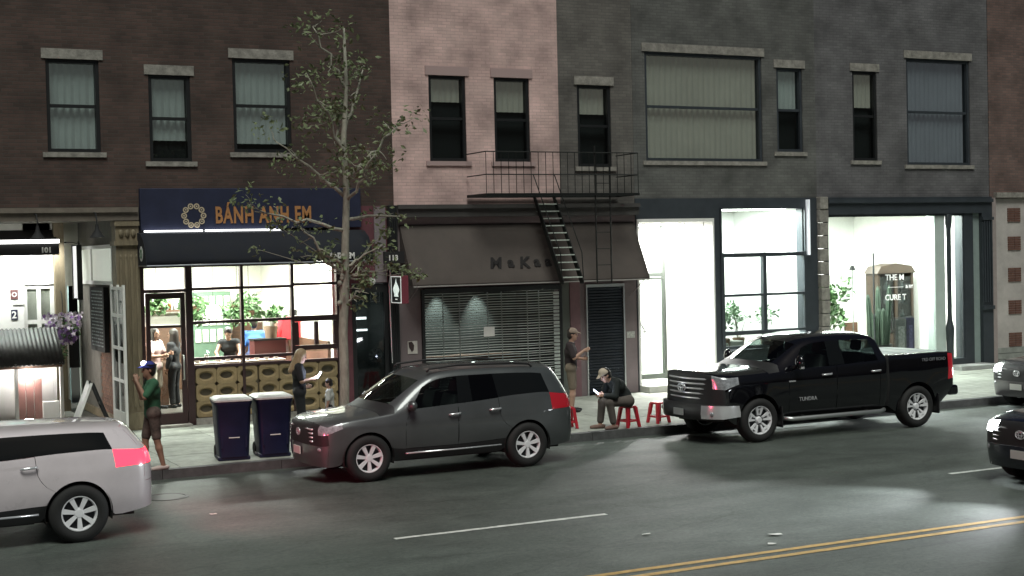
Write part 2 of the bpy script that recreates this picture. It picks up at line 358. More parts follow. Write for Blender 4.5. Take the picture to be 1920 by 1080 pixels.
# carved corner pilaster
b = MB(); b.box(-6.16, -5.7, 5.9, 6.3, SZ, 4.36).box(-6.2, -5.68, 5.84, 6.28, 3.86, 3.95).box(-6.2, -5.68, 5.84, 6.28, SZ, .5).box(-6.18, -5.69, 5.86, 6.29, 4.25, 4.34)
for k in range(4): x = -6.1+k*.105; b.box(x, x+.05, 5.865, 5.91, .62, 3.6).ball((x+.025, 5.885, 3.62), (.03, .03, .06), 8, 6)
for k in range(3): b.ball((-6.05+k*.12, 5.89, 4.1), (.05, .04, .08), 8, 6)
b.build('pilaster', M_olive, BL)
# side wall of the recess: real bricks on a mortar bed
sw = MB().box(-5.98, -5.72, 6.3, 11.1, SZ, 4.45).build('recess_wall', mat('brick_mortar', (.12, .11, .095), .95, var=.2), BL)
bk = MB().box(-.013, .0, -.098, .098, -.031, .031).mesh('brick'); bk.materials.append(mat('recess_brick', (.17, .085, .055), .85, var=.35, vscale=7, bump=.3, bscale=40, rnd=.3))
for r_ in range(26):
    for c_ in range(11):
        y = 6.42+c_*.21+(.105 if r_ % 2 else 0); z = .36+r_*.0735
        inst('brick', bk, sw, (-5.98+random.uniform(-.003, .002), y, z), (0, 0, random.uniform(-.01, .01)))
MB().box(-6.03, -5.981, 6.32, 11, SZ, .32).build('skirting', M_olive, BL)
wf = MB().box(-6.04, -5.982, 6.95, 7.03, 3.05, 3.9).box(-6.04, -5.982, 10.7, 10.8, 3.05, 3.9).box(-6.04, -5.982, 7.03, 10.7, 3.82, 3.9).box(-6.04, -5.982, 7.03, 10.7, 3.05, 3.13).box(-6.04, -5.982, 9.3, 9.38, 3.13, 3.82).build('transom_frame', M_wht, BL)
MB().box(-6.0, -5.983, 7.03, 10.7, 3.13, 3.82).build('frosted_pane', mat('frosted_transom', (.35, .37, .33), .35, var=.2, vscale=1.4, emit=(.95, 1, .85), es=.3), wf)
# restaurant front: mullions and rails
XM = [-5.66, -4.70, -3.59, -2.5, -1.47]
fr = MB()
for x, w_ in zip(XM, (.1, .14, .06, .06, .1)): fr.box(x-w_/2, x+w_/2, 5.97, 6.09, SZ if x < -4.6 else .3, 3.9)
for (z, w_, xa, xb) in [(3.42, .06, -5.61, -4.77), (2.92, .07, -5.61, -4.77), (3.42, .06, -4.63, -3.62), (3.42, .06, -3.56, -2.53), (3.42, .06, -2.47, -1.52), (2.94, .06, -4.63, -3.62), (2.94, .06, -3.56, -2.53), (2.97, .06, -2.47, -1.52), (2.25, .06, -4.63, -3.62), (2.25, .06, -3.56, -2.53), (2.24, .12, -2.47, -1.52), (1.5, .06, -4.63, -3.62), (1.5, .06, -3.56, -2.53), (1.62, .1, -2.47, -1.52), (1.34, .06, -4.63, -1.52)]:
    fr.box(xa, xb, 5.975, 6.085, z-w_/2, z+w_/2)
fr.box(-2.47, -2.38, 5.98, 6.08, 1.68, 2.17).box(-2.02, -1.94, 5.98, 6.08, 1.68, 2.17).box(-1.6, -1.52, 5.98, 6.08, 1.68, 2.17)
FR = fr.build('window_frame', M_frame, BL)
for i in range(1, 4):
    xa, xb = XM[i]+.04, XM[i+1]-.04
    for za, zb in [(2.98, 3.39), (2.29, 2.9), (1.54, 2.21)]: MB().box(xa, xb, 6.02, 6.028, za, zb).build('pane', G_clear, FR)
MB().box(-5.6, -4.78, 6.02, 6.028, 2.96, 3.39).build('pane', G_clear, FR)
dr = MB().box(-5.58, -5.50, 5.98, 6.05, .2, 2.88).box(-4.88, -4.79, 5.98, 6.05, .2, 2.88).box(-5.5, -4.88, 5.98, 6.05, 2.76, 2.88).box(-5.5, -4.88, 5.98, 6.05, .2, .42).box(-5.5, -4.88, 5.99, 6.04, 2.17, 2.22).build('door', M_frame, BL)
MB().box(-5.5, -4.88, 6.01, 6.018, .42, 2.17).build('pane', G_clear, dr); MB().box(-5.5, -4.88, 6.01, 6.018, 2.22, 2.76).build('pane', G_clear, dr)
MB().tube([(-4.86, 5.98, 1.1), (-4.86, 5.9, 1.1), (-4.86, 5.9, 1.6), (-4.86, 5.98, 1.6)], .016).build('handle', M_alu, dr, True)
MB().box(-5.62, -4.75, 5.75, 6.05, SZ, .2).build('door_step', M_stone, BL)
# breeze block half wall
hw = MB().box(-4.63, -1.5, 6.06, 6.3, .28, 1.31).build('half_wall', mat('half_wall_core', (.10, .085, .06), .9), BL)
MB().box(-4.63, -1.5, 5.9, 6.3, SZ, .28).build('plinth', M_stone, BL)
def breeze():
    w_, h_, n_ = .425, .335, 24; m = MB()
    def ell(a, c, y): return [(a*math.cos(2*math.pi*k/n_), y, c*math.sin(2*math.pi*k/n_)) for k in range(n_)]
    sq = []
    for k in range(n_):
        t = 2*math.pi*k/n_; c_, s_ = math.cos(t), math.sin(t); q = min((w_/2)/max(abs(c_), 1e-6), (h_/2)/max(abs(s_), 1e-6)); sq.append((q*c_, 0, q*s_))
    R1 = ell(.165, .105, 0); R2 = ell(.125, .07, .05)
    m.add(sq+R1, [(k, (k+1) % n_, n_+(k+1) % n_, n_+k) for k in range(n_)])
    m.add(R1+R2, [(k, (k+1) % n_, n_+(k+1) % n_, n_+k) for k in range(n_)])
    m.add([(x, .075, z) for x, y, z in sq]+sq, [(k, (k+1) % n_, n_+(k+1) % n_, n_+k) for k in range(n_)])
    return m.mesh('breeze_block')
bb = breeze(); bb.materials.append(mat('breeze_block', (.27, .20, .105), .8, var=.2, vscale=8, bump=.2, bscale=60, rnd=.15))
for i in range(7):
    for j in range(3): inst('breeze_block', bb, hw, (-4.39+i*.435+(.03 if i > 2 else 0), 5.985, .465+j*.338))
# restaurant interior
room(BL, -5.6, -1.5, 6.32, 11.6, .4, 3.75, M_cream, M_wht, M_floor, name='dining_room')
MB().box(-5.7, -1.4, 6.0, 6.3, 3.46, 4.62).build('header_wall', M_blackm, BL)
b = MB().box(-3.4, -2.45, 11.0, 11.55, .2, 2.75); b.build('kitchen_partition', mat('green_partition', (.09, .15, .1), .6), BL)
pw = MB()
for i in range(5):
    for j in range(3): pw.box(-3.33+i*.18, -3.2+i*.18, 10.975, 10.999, 1.55+j*.4, 1.85+j*.4)
pw.build('partition_panes', mat('partition_pane', (.75, .78, .6), .4), BL)
MB().box(-5.58, -3.42, 11.52, 11.59, .4, 1.95).build('added_dark_panel', M_wood, BL); MB().box(-2.43, -1.52, 11.52, 11.59, .4, 1.95).build('added_dark_panel', M_wood, BL)  # dark panelling added to keep the lower dining room dim
MB().box(-5.59, -5.53, 6.5, 11.5, .4, 1.7).build('added_dark_panel', M_wood, BL); MB().box(-1.57, -1.51, 6.5, 11.5, .4, 1.7).build('added_dark_panel', M_wood, BL)
MB().box(-5.5, -3.5, 11.25, 11.5, 2.3, 2.34).build('wall_shelf', M_wood, BL)
# side door bay with maroon wall
b = MB(); b.box(-1.42, -1.17, 6.0, 6.3, SZ, 4.62).box(-1.17, -.2, 6.0, 6.3, 2.95, 4.62); b.build('maroon_wall', mat('maroon_wall', (.11, .035, .045), .7, var=.25, vscale=3), BL)
MB().box(-.62, -.36, 5.97, 5.999, 2.96, 4.6).build('grey_panel', mat('grey_mauve_panel', (.2, .17, .18), .7, var=.15), BL)
b = MB().box(-.32, -.13, 5.85, 6.3, SZ, 4.62)
for k in range(4): b.box(-.31+k*.045, -.29+k*.045, 5.83, 5.86, SZ, 4.3)
b.build('black_column', M_black, BL)
d = MB().box(-1.16, -1.07, 6.02, 6.1, SZ, 2.92).box(-.42, -.33, 6.02, 6.1, SZ, 2.92).box(-1.07, -.42, 6.02, 6.1, 2.74, 2.92).box(-1.07, -.42, 6.02, 6.1, SZ, .5).build('side_door', M_black, BL)
MB().box(-1.07, -.42, 6.05, 6.058, .5, 2.74).build('pane', G_dark, d)
MB().box(-1.3, -.2, 7.6, 7.7, SZ, 3).box(-1.38, -1.3, 6.3, 7.7, SZ, 3).box(-.2, -.12, 6.3, 7.7, SZ, 3).build('vestibule', M_tile, BL)
MB().box(-1.02, -.47, 7.0, 7.05, 2.12, 2.17).box(-.98, -.45, 7.0, 7.05, 1.86, 1.9).build('reflection_bar', emis('reflection_bar_glow', (1, 1, 1), 9), BL)  # glowing bars behind the pane imitate reflections in the door glass
MB().tube([(-.35, 5.82, 3.6), (-.34, 5.81, 3.1), (-.37, 5.81, 2.9), (-.36, 5.82, 2.5), (-.34, 5.82, 1.2)], .012, 6).build('cable', M_alu, BL)
dome = MB().ball((-.72, 5.9, 2.98), (.07, .07, .07), 12, 8).box(-.76, -.68, 5.9, 6.0, 3.0, 3.06).build('dome_camera', M_wht, None, True); tag(dome, 'small white dome camera above the dark side door', 'camera')
# ------------------------------------------------------------------ cafe at the back of the recess (left)
CF = thing('cafe_front', 'pale cafe front with white framed windows set back behind the forecourt', 'shop front', (-8, 11.0, SZ))
b = MB(); wall_holes(b, -16, -6.0, SZ, 4.45, 11.0, 11.2, [(-10.2, -7.8, 1.3, 3.75), (-7.22, -6.62, 1.4, 3.0), (-7.7, -6.62, 3.06, 3.72), (-6.28, -6.02, SZ, 3.0)]); b.build('wall', mat('pale_cafe_wall', (.62, .62, .55), .7, var=.12, vscale=2.5), CF)
for (x0, x1, z0, z1, nx, nz) in [(-7.22, -6.62, 1.4, 3.0, 2, 2), (-10.2, -7.8, 1.3, 3.75, 3, 2), (-7.7, -6.62, 3.06, 3.72, 2, 1)]:
    f = MB(); t = .045
    for k in range(nx+1): x = x0+(x1-x0)*k/nx; f.box(x-t, x+t, 10.95, 11.05, z0, z1)
    for k in range(nz+1): z = z0+(z1-z0)*k/nz; f.box(x0-t, x1+t, 10.96, 11.04, z-t, z+t)
    f = f.build('window', M_wht, CF)
    for k in range(nx):
        for j in range(nz):
            MB().box(x0+(x1-x0)*k/nx+t, x0+(x1-x0)*(k+1)/nx-t, 11.0, 11.008, z0+(z1-z0)*j/nz+t, z0+(z1-z0)*(j+1)/nz-t).build('pane', G_clear, f)
MB().box(-10, -6, 12.5, 12.6, 0, 4.4).build('room_back_wall', mat('teal_grey_wall', (.32, .42, .42), .7, var=.2, vscale=1.5), CF)
MB().box(-10, -6, 11.2, 12.5, SZ-.1, SZ).build('room_floor', M_floor, CF); MB().box(-10, -6, 11.2, 12.5, 4.3, 4.4).build('room_ceiling', M_wht, CF)
p = MB().box(-6.6, -6.38, 10.62, 10.84, SZ, 4.45).box(-6.64, -6.34, 10.58, 10.88, SZ, .4).build('post', M_olive, CF)
b = MB().box(-6.27, -6.03, 11.05, 11.1, 1.1, 2.4).build('side_window', M_black, CF)
pn = MB().box(-7.78, -7.26, 10.9, 10.99, SZ, 3.0).build('notice_panel', M_wht, CF)
MB().box(-7.54, -7.38, 10.885, 10.899, 2.74, 2.95).build('notice_emblem', mat('emblem_brown', (.12, .05, .05), .6), pn)
MB().lathe([(.035, .0), (.055, .0), (.055, .006), (.035, .006)], (-7.46, 10.878, 2.845), 16, 'y', True).build('notice_emblem_ring', M_wht, pn)
MB().box(-7.54, -7.40, 10.885, 10.899, 2.27, 2.5).build('number_board', M_navy, pn)
text_obj('number', '2', .22, M_wht, pn, (-7.53, 10.88, 2.31), ext=.002, bold=.006)
MB().box(-7.5, -7.25, 10.885, 10.899, 2.6, 2.61).box(-7.5, -7.25, 10.885, 10.899, 1.98, 1.99).build('notice_rules', M_black, pn)
# awning of the cafe, lettering 101
t = thing('awning', 'black awning with a pale lit top edge and the number 101', 'awning', (-8, 10.6, 3.7))
MB().prism([(10.98, 4.3), (10.3, 3.98), (10.25, 3.98), (10.25, 3.72), (10.29, 3.72), (10.3, 3.93), (10.98, 4.22)], 'x', -13, -6.55).build('canvas', M_blackm, t)
MB().box(-13, -6.55, 10.2, 10.27, 3.985, 4.07).build('light_strip', emis('awning_strip', (1, 1, .97), 4), t)
MB().box(-10, -6.6, 10.34, 10.38, 3.86, 3.9).build('added_under_strip', emis('awning_strip', (1, 1, .97), 4), t)  # glowing strip added under the canvas to brighten the cafe front
area_light('lamp', (-8.1, 10.36, 3.84), 3.0, .1, 150, (.97, 1, .95), t, (R(35), 0, 0))  # added area lamp, throws the extra light onto the cafe front
text_obj('number', '101', .16, M_wht, t, (-6.95, 10.245, 3.78), ext=.002, bold=.008)
def gooseneck(x, y, z, label):
    t = thing('gooseneck_lamp', label, 'lamp', (x, y, z), 0, 'gooseneck lamps under the cornice')
    MB().tube([(0, .45, .25), (0, .3, .36), (0, .1, .34), (0, 0, .2), (0, 0, .1)], .014, 6).build('arm', M_blackm, t, world=False)
    MB().lathe([(.03, .12), (.04, .02), (.12, -.1), (.15, -.14), (.14, -.14), (.11, -.09), (.02, .0)], n=18).build('shade', M_blackm, t, 40, world=False)
    MB().ball((0, 0, -.09), .04).build('bulb', M_wht, t, True, world=False)
gooseneck(-7.7, 5.55, 4.14, 'unlit black gooseneck lamp over the 101 awning'); gooseneck(-6.58, 5.55, 4.16, 'unlit black gooseneck lamp beside the carved corner pilaster')
ceiling_lamp(-7.4, 11.8, 4.28, 1.8, .3, 160, (.9, 1, .98), 'white ceiling light inside the pale cafe', None)
# ------------------------------------------------------------------ restaurant sign and awning
t = thing('restaurant_sign', 'navy sign board with orange lettering above the navy awning', 'sign', (-3, 5.9, 4.15))
MB().box(-5.66, -.95, 5.88, 5.99, 4.16, 5.0).build('board', M_navy, t, bevel=.01)
M_org = mat('orange_letters', (.42, .2, .075), .5, var=.15, vscale=6)
text_obj('lettering', 'BÁNH ANH EM', .47, M_org, t, (-4.14, 5.875, 4.29), ext=.012, bold=.013, sx=.60, space=1.12)
b = MB()
for k in range(10):
    a = 2*math.pi*k/10; b.lathe([(.035, 0), (.06, 0), (.06, .01), (.035, .01)], (-4.58+.2*math.cos(a), 5.868, 4.44+.2*math.sin(a)), 14, 'y', True); b.ball((-4.58+.2*math.cos(a), 5.872, 4.44+.2*math.sin(a)), (.018, .008, .018), 8, 6)
b.build('ring_emblem', mat('emblem_cream', (.5, .42, .3), .5), t)
MB().box(-5.6, -4.42, 5.8, 5.87, 4.115, 4.15).box(-4.36, -2.75, 5.8, 5.87, 4.115, 4.15).build('light_strip', emis('sign_strip', (.95, .97, 1), 3.0), t)
t = thing('awning', 'dark navy curved canvas awning over the restaurant window', 'awning', (-3.5, 5.5, 3.45))
prof = [(5.96, 4.11), (5.6, 4.08), (5.36, 3.95), (5.2, 3.75), (5.13, 3.56), (5.11, 3.45)]
b = MB(); n_ = 24; xs = [-5.72+(5.72-1.0)*k/n_ for k in range(n_+1)]; vs = []
for x in xs:
    for i, (y, z) in enumerate(prof): vs.append((x, y+.006*math.sin(x*3.1+i), z+.008*math.sin(x*2.3)*(i > 3)))
m_ = len(prof); b.add(vs, [(i*m_+j, (i+1)*m_+j, (i+1)*m_+j+1, i*m_+j+1) for i in range(n_) for j in range(m_-1)])
c = b.build('canvas', M_awnb, t, True); sm = c.modifiers.new('s', 'SOLIDIFY'); sm.thickness = .012
for x in (-5.725, -.995): MB().prism(prof+[(5.96, 3.45)], 'x', x-.008, x+.008).build('end_panel', M_awnb, t)
MB().tube([(-5.72, 5.11, 3.44), (-1.0, 5.11, 3.44)], .014, 6).tube([(-5.72, 5.96, 3.44), (-5.72, 5.11, 3.44)], .014, 6).tube([(-1.0, 5.96, 3.44), (-1.0, 5.11, 3.44)], .014, 6).build('frame_tube', mat('grey_tube', (.3, .32, .36), .4, .5), t)
b = MB().lathe([(.0, 0), (.15, 0), (.15, .004), (0, .004)], (-5.738, 5.55, 3.68), 20, 'x'); b.build('end_emblem', M_wht, t)
b = MB()
for k in range(6): a = k*math.pi/3; b.ball((-5.742, 5.55+.07*math.cos(a), 3.68+.07*math.sin(a)), (.006, .035, .035), 8, 6)
b.build('end_emblem_petals', mat('emblem_green', (.1, .2, .12), .6), t)
text_obj('lettering', 'ANH EM', .17, M_wht, t, (-1.98, 5.085, 3.5), ext=.002, bold=.006, sx=.9)
nb = MB().box(-.5, -.02, 5.72, 5.8, 3.36, 3.62).build('number_board', M_blackm); tag(nb, 'small black number board with 113 on the black column', 'sign'); text_obj('number', '113', .16, M_wht, nb, (-.42, 5.715, 3.43), ext=.002, bold=.005)
# ------------------------------------------------------------------ shuttered shop building (pink upper)
BD = thing('shuttered_shop_building', 'pink painted building over the taupe awning and closed grille', 'building', (3, 6.1, SZ))
WD = [(.75, 1.65, 5.6, 7.5), (2.35, 3.25, 5.6, 7.5), (4.5, 5.4, 5.5, 7.4)]
b = MB(); wall_holes(b, -.14, 4.0, 4.62, 11.5, 6.0, 6.35, WD[:2]); b.build('pink_wall', M_pink, BD)
b = MB(); wall_holes(b, 4.0, 6.0, 4.62, 11.5, 6.01, 6.35, WD[2:]); b.build('grey_wall', brickmat('grey_brown_brick', (.15, .138, .125), (.12, .11, .10), (.10, .095, .09)), BD)
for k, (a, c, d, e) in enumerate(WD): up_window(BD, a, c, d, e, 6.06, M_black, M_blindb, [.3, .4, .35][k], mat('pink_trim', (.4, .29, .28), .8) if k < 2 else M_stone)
MB().box(-.14, 6.0, 5.8, 6.4, 4.36, 4.62).box(-.14, 6.0, 5.74, 5.81, 4.54, 4.63).build('cornice', mat('dark_cornice', (.05, .047, .045), .7, var=.2), BD)
b = MB(); wall_holes(b, -.13, 6.0, SZ, 4.36, 6.0, 6.3, [(.46, 3.94, SZ, 2.76), (4.6, 5.64, SZ, 2.74)]); b.build('wall', M_mauve, BD)
MB().box(4.16, 4.42, 5.93, 5.999, SZ, 2.9).build('pillar', mat('maroon_pillar', (.19, .105, .115), .7, var=.15), BD)
b = MB()
for k in range(9): b.box(3.96+k*.022, 3.972+k*.022, 5.95, 5.998, SZ, 2.85)
b.build('fluted_strip', mat('green_grey_strip', (.18, .2, .18), .6), BD)
M_dkt = mat('dark_shop_wall', (.035, .042, .04), .7, var=.2, vscale=2)
room(BD, .3, 4.1, 6.32, 8.6, SZ, 3.0, M_dkt, M_blackm, M_floor, name='shop')
MB().box(.5, 3.9, 8.0, 8.5, SZ, 1.1).build('shop_counter', M_wood, BD)
for k, x in enumerate((1.95, 3.0)):
    l_ = thing('downlight', ['small recessed downlight over the white paper notice', 'small recessed downlight near the ribbed edge of the closed shop'][k], 'light', (x, 8.3, 2.98))
    MB().lathe([(.05, 0), (.06, 0), (.06, -.04), (.05, -.04)], n=14, closed=True).build('rim', M_wht, l_, world=False)
    spot_light('lamp', (x, 8.3, 2.92), (x, 8.5, 1.2), 330, (.86, 1, .92), R(58), .8, .03, l_)
    point_light('lamp_spill', (x, 6.5, 2.6), 2.0, (.88, 1, .92), .05, l_)
# rolling grille: every rod a part
G = thing('rolling_grille', 'closed steel rolling grille with thin horizontal rods over the shop window', 'grille', (2.2, 5.97, SZ))
rod = MB().tube([(-1.73, 0, 0), (-.9, 0, -.008), (0, 0, .004), (.9, 0, -.006), (1.73, 0, 0)], .0085, 6).mesh('rod'); rod.materials.append(mat('grille_rod', (.72, .76, .73), .3, .25, rnd=.3, var=.2, vscale=4))
for k in range(44): inst('rod', rod, G, (2.2, 5.97+random.uniform(-.008, .008), .25+k*.0575+random.uniform(-.004, .004)), (0, random.uniform(-.006, .006), 0))
lnk = MB().box(-.01, .01, -.006, .006, 0, 2.5).mesh('link_strap'); lnk.materials.append(M_steel)
for x in (.95, 1.35, 2.05, 2.4, 3.05, 3.35): inst('link_strap', lnk, G, (x, 5.955, .23))
for x in (.44, 3.885): MB().box(x, x+.065, 5.93, 6.01, SZ, 2.76).build('guide_rail', M_black, G)
MB().box(.5, 3.88, 5.93, 6.0, 2.66, 2.78).build('housing', M_black, G); MB().box(.5, 3.88, 5.95, 5.99, .17, .24).build('bottom_bar', M_steel, G)
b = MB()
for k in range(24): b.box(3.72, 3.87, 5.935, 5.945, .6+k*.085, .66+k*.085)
b.build('pale_edge_slots', mat('pale_edge_metal', (.5, .55, .52), .4), G)  # pale metal slots stacked along the grille edge
pn = MB().box(1.93, 2.2, 5.93, 5.938, 1.66, 1.88).build('paper_notice', mat('paper_white', (.85, .85, .82), .7)); tag(pn, 'blank looking white paper notice taped to the closed grille', 'notice')
po = MB().box(.1, .33, 5.985, 5.996, 1.36, 1.64).build('poster', mat('poster_paper', (.62, .58, .54), .7, var=.15, vscale=14)); tag(po, 'torn pale poster with a dark shape on the mauve wall', 'poster')
MB().add([(.115, 5.98, 1.62), (.2, 5.98, 1.63), (.25, 5.98, 1.55), (.24, 5.98, 1.44), (.19, 5.98, 1.4), (.13, 5.98, 1.5)], [(0, 1, 2, 3, 4, 5)]).build('dark_print', mat('poster_print', (.05, .03, .03), .7), po)
po = MB().box(5.7, 5.92, 5.985, 5.996, 1.45, 1.6).build('wall_notice', mat('notice_paper', (.45, .45, .42), .7, var=.35, vscale=22)); tag(po, 'small printed notice on the pillar beside the black shutter', 'notice')
# black roller shutter door
S = thing('roller_shutter', 'black roller shutter pulled down over a doorway', 'shutter', (5.12, 6.0, SZ))
sl = MB().prism([(0, 0), (-.02, .012), (-.022, .05), (-.004, .066), (.02, .066), (.02, 0)], 'x', -.5, .5).mesh('slat'); sl.materials.append(mat('shutter_black', (.014, .018, .026), .45, .3, var=.25, vscale=5, rnd=.3))
for k in range(38): inst('slat', sl, S, (5.12, 6.01, .19+k*.067))
MB().box(4.63, 5.61, 5.96, 6.05, 2.68, 2.75).build('head_rail', M_alu, S)
for x in (4.6, 5.61): MB().box(x, x+.03, 5.95, 6.05, SZ, 2.75).build('guide_rail', M_alu, S)
MB().box(4.63, 5.61, 6.06, 6.1, SZ, 2.7).build('backing', M_black, S)
# taupe awning
t = thing('awning', 'large taupe canvas awning with faded dark script lettering', 'awning', (3, 5.6, 2.88))
b = MB(); pr = [(5.97, 4.2), (5.28, 2.9), (5.28, 2.86)]; vs = []; nx = 30
for k in range(nx+1):
    x = -.02+5.94*k/nx
    for s_ in range(9):
        f_ = s_/8; vs.append((x, 5.97-.69*f_+.012*math.sin(x*2.1+f_*3)*math.sin(f_*math.pi), 4.2-1.3*f_+.02*math.sin(f_*math.pi)*math.sin(x*1.3)))
    vs.append((x, 5.275, 2.86))
b.add(vs, [(i*10+j, (i+1)*10+j, (i+1)*10+j+1, i*10+j+1) for i in range(nx) for j in range(9)])
c = b.build('canvas', M_awnt, t, True); sm = c.modifiers.new('s', 'SOLIDIFY'); sm.thickness = .01
for x in (-.025, 5.925): MB().prism([(5.97, 4.2), (5.28, 2.9), (5.28, 2.86), (5.97, 2.86)], 'x', x-.006, x+.006).build('end_panel', M_awnt, t)
MB().box(-.03, 5.93, 5.25, 5.285, 2.835, 2.862).build('front_bar', mat('grey_bar', (.42, .4, .38), .4, .4), t)
MB().tube([(5.8, 5.98, 2.45), (5.8, 5.28, 2.85)], .012, 6).tube([(.1, 5.98, 2.45), (.1, 5.28, 2.85)], .012, 6).build('brace', M_mauve, t)
slope = math.atan2(1.3, .69)
M_let = mat('faded_letters', (.008, .006, .006), .8)
for ch, x, sz, rr in [('M', 1.88, .38, .22), ('a', 2.34, .36, .0), ('K', 2.62, .38, .1), ('a', 3.0, .36, 0.), ('a', 3.28, .36, 0.)]:
    zz = 3.2+(.02 if ch == 'a' else 0); yy = 5.28+(zz-2.9)*.69/1.3-.012
    text_obj('letter', ch, sz, M_let, t, (x, yy, zz), (slope, 0, 0), ext=.002, bold=.014, shear=.25 if ch != 'a' else .1)
# hanging sign with a flame mark
t = thing('blade_sign', 'maroon blade sign with a white flame mark on black', 'sign', (-.3, 5.4, 2.65))
MB().box(-.36, -.2, 5.12, 5.72, 2.5, 3.1).build('case', mat('maroon_case', (.16, .03, .045), .5), t, bevel=.01)
MB().box(-.366, -.361, 5.14, 5.7, 2.52, 3.08).build('face', M_black, t)
M_lb = mat('lit_border', (.8, .8, .8), .5, emit=(.9, 1, .95), es=.3)
MB().box(-.372, -.3665, 5.13, 5.16, 2.51, 3.09).box(-.372, -.3665, 5.68, 5.71, 2.51, 3.09).box(-.372, -.3665, 5.16, 5.68, 2.51, 2.53).box(-.372, -.3665, 5.16, 5.68, 3.07, 3.09).build('border', M_lb, t)
MB().add([(-.37, y, z) for y, z in [(5.42, 3.05), (5.46, 2.95), (5.56, 2.86), (5.60, 2.8), (5.52, 2.70), (5.55, 2.65), (5.29, 2.65), (5.32, 2.70), (5.24, 2.8), (5.28, 2.86), (5.38, 2.95)]], [tuple(range(11))]).build('flame_mark', mat('lit_mark', (.8, .85, .82), .5, emit=(.85, 1, .95), es=.45), t)
MB().box(-.37, -.3665, 5.36, 5.48, 2.58, 2.605).build('small_print', M_lb, t)
MB().tube([(-.28, 5.72, 2.95), (-.28, 5.99, 2.95)], .015, 6).build('bracket', M_black, t)
# cafe blade sign (lit, seen edge on)
t = thing('blade_sign', 'white lit blade sign on a black bracket by the cafe post', 'sign', (-6.3, 9.3, 3))
MB().box(-6.34, -6.27, 9.2, 9.75, 2.75, 3.9).build('panel', mat('lit_sign_panel', (.85, .85, .83), .4, emit=(1, 1, 1), es=.8), t); MB().box(-6.36, -6.25, 9.15, 9.2, 2.72, 3.93).box(-6.36, -6.25, 9.75, 9.8, 2.72, 3.93).build('frame', M_black, t)
MB().tube([(-6.3, 9.2, 3.95), (-6.3, 10.7, 4.0)], .02, 6).tube([(-6.3, 9.3, 4.0), (-6.3, 9.3, 3.9)], .012, 6).tube([(-6.3, 10.7, 4.0), (-6.45, 10.72, 4.0)], .02, 6).build('bracket', M_black, t)
# fire escape
F_ = thing('fire_escape', 'black iron fire escape landing with drop stair over the taupe awning', 'fire escape', (4, 5.4, 4.7))
M_fe = mat('black_iron', (.016, .018, .017), .55, .5)
b = MB(); b.box(1.6, 5.5, 4.95, 5.0, 4.78, 4.84).box(1.6, 5.5, 5.9, 5.95, 4.78, 4.84).box(1.6, 1.65, 5.0, 5.9, 4.78, 4.84).box(5.45, 5.5, 5.0, 5.9, 4.78, 4.84)
for k in range(6): b.box(1.65, 5.45, 5.08+k*.14, 5.12+k*.14, 4.8, 4.83)
b.build('landing', M_fe, F_)
b = MB()
for z in (5.25, 5.75): b.tube([(1.62, 5.95, z), (1.62, 4.97, z), (5.48, 4.97, z), (5.48, 5.95, z)], .014, 6)
for k in range(22): x = 1.62+k*.1838; b.tube([(x, 4.97, 4.84), (x, 4.97, 5.75)], .008, 5)
b.build('railing', M_fe, F_)
st = MB()
for x in (3.18, 3.68): st.prism([(5.78, 4.78), (5.66, 4.78), (4.42, 2.9), (4.42, 2.82), (4.56, 2.82)], 'x', x-.012, x+.012)
st.build('stringer', M_fe, F_)
tr = MB().box(-.24, .24, -.09, .09, -.012, .012).mesh('tread'); tr.materials.append(mat('lit_tread', (.5, .56, .5), .45, .2, var=.3, vscale=12))  # pale green tread colour has the lobby light painted in
for k in range(11): f_ = (k+.5)/11; inst('tread', tr, F_, (3.43, 5.72-1.24*f_, 4.7-1.82*f_))
MB().tube([(3.16, 5.72, 5.3), (3.16, 4.5, 3.5), (3.16, 4.46, 2.95)], .013, 6).tube([(3.7, 5.72, 5.3), (3.7, 4.5, 3.5), (3.7, 4.46, 2.95)], .013, 6).build('handrail', M_fe, F_)
L_ = thing('drop_ladder', 'straight black iron drop ladder in front of the taupe awning', 'ladder', (4.5, 5.0, 2.8))
MB().tube([(4.36, 5.0, 2.8), (4.36, 5.0, 5.9)], .018, 6).tube([(4.74, 5.0, 2.8), (4.74, 5.0, 5.9)], .018, 6).build('rail', M_fe, L_)
rg = MB().tube([(-.18, 0, 0), (.18, 0, 0)], .009, 6).mesh('rung'); rg.materials.append(M_fe)
for k in range(8): inst('rung', rg, L_, (4.55, 5.0, 2.84+k*.37))
# ------------------------------------------------------------------ lit lobby + window shop (grey upper)
BE = thing('lobby_building', 'grey building with a brilliantly lit white lobby and black framed shop window', 'building', (8.5, 6.1, SZ))
WE = [(6.35, 9.75, 5.65, 8.25), (10.2, 11.0, 5.9, 8.0)]
b = MB(); wall_holes(b, 6.0, 11.4, 4.75, 11.5, 6.0, 6.35, WE); b.build('upper_wall', brickmat('grey_painted_brick', (.125, .125, .118), (.10, .10, .095), (.085, .085, .08)), BE)
up_window(BE, *WE[0], 6.06, M_shopdark, M_blindb, .98); up_window(BE, *WE[1], 6.06, M_shopdark, M_blind, .5)
b = MB(); wall_holes(b, 6.0, 11.4, SZ, 4.75, 5.98, 6.3, [(6.02, 8.22, SZ, 4.26), (8.44, 10.96, 1.0, 4.48)]); b.build('shop_front', M_shopdark, BE)
MB().box(6.02, 6.07, 5.95, 6.32, .3, 4.26).box(8.17, 8.22, 5.95, 6.32, .3, 4.26).box(6.07, 8.17, 5.95, 6.32, 4.18, 4.26).build('lobby_trim', M_wht, BE)
MB().box(6.03, 8.21, 5.55, 6.4, SZ, .3).build('lobby_step', mat('pale_step', (.5, .5, .46), .7, var=.12), BE)
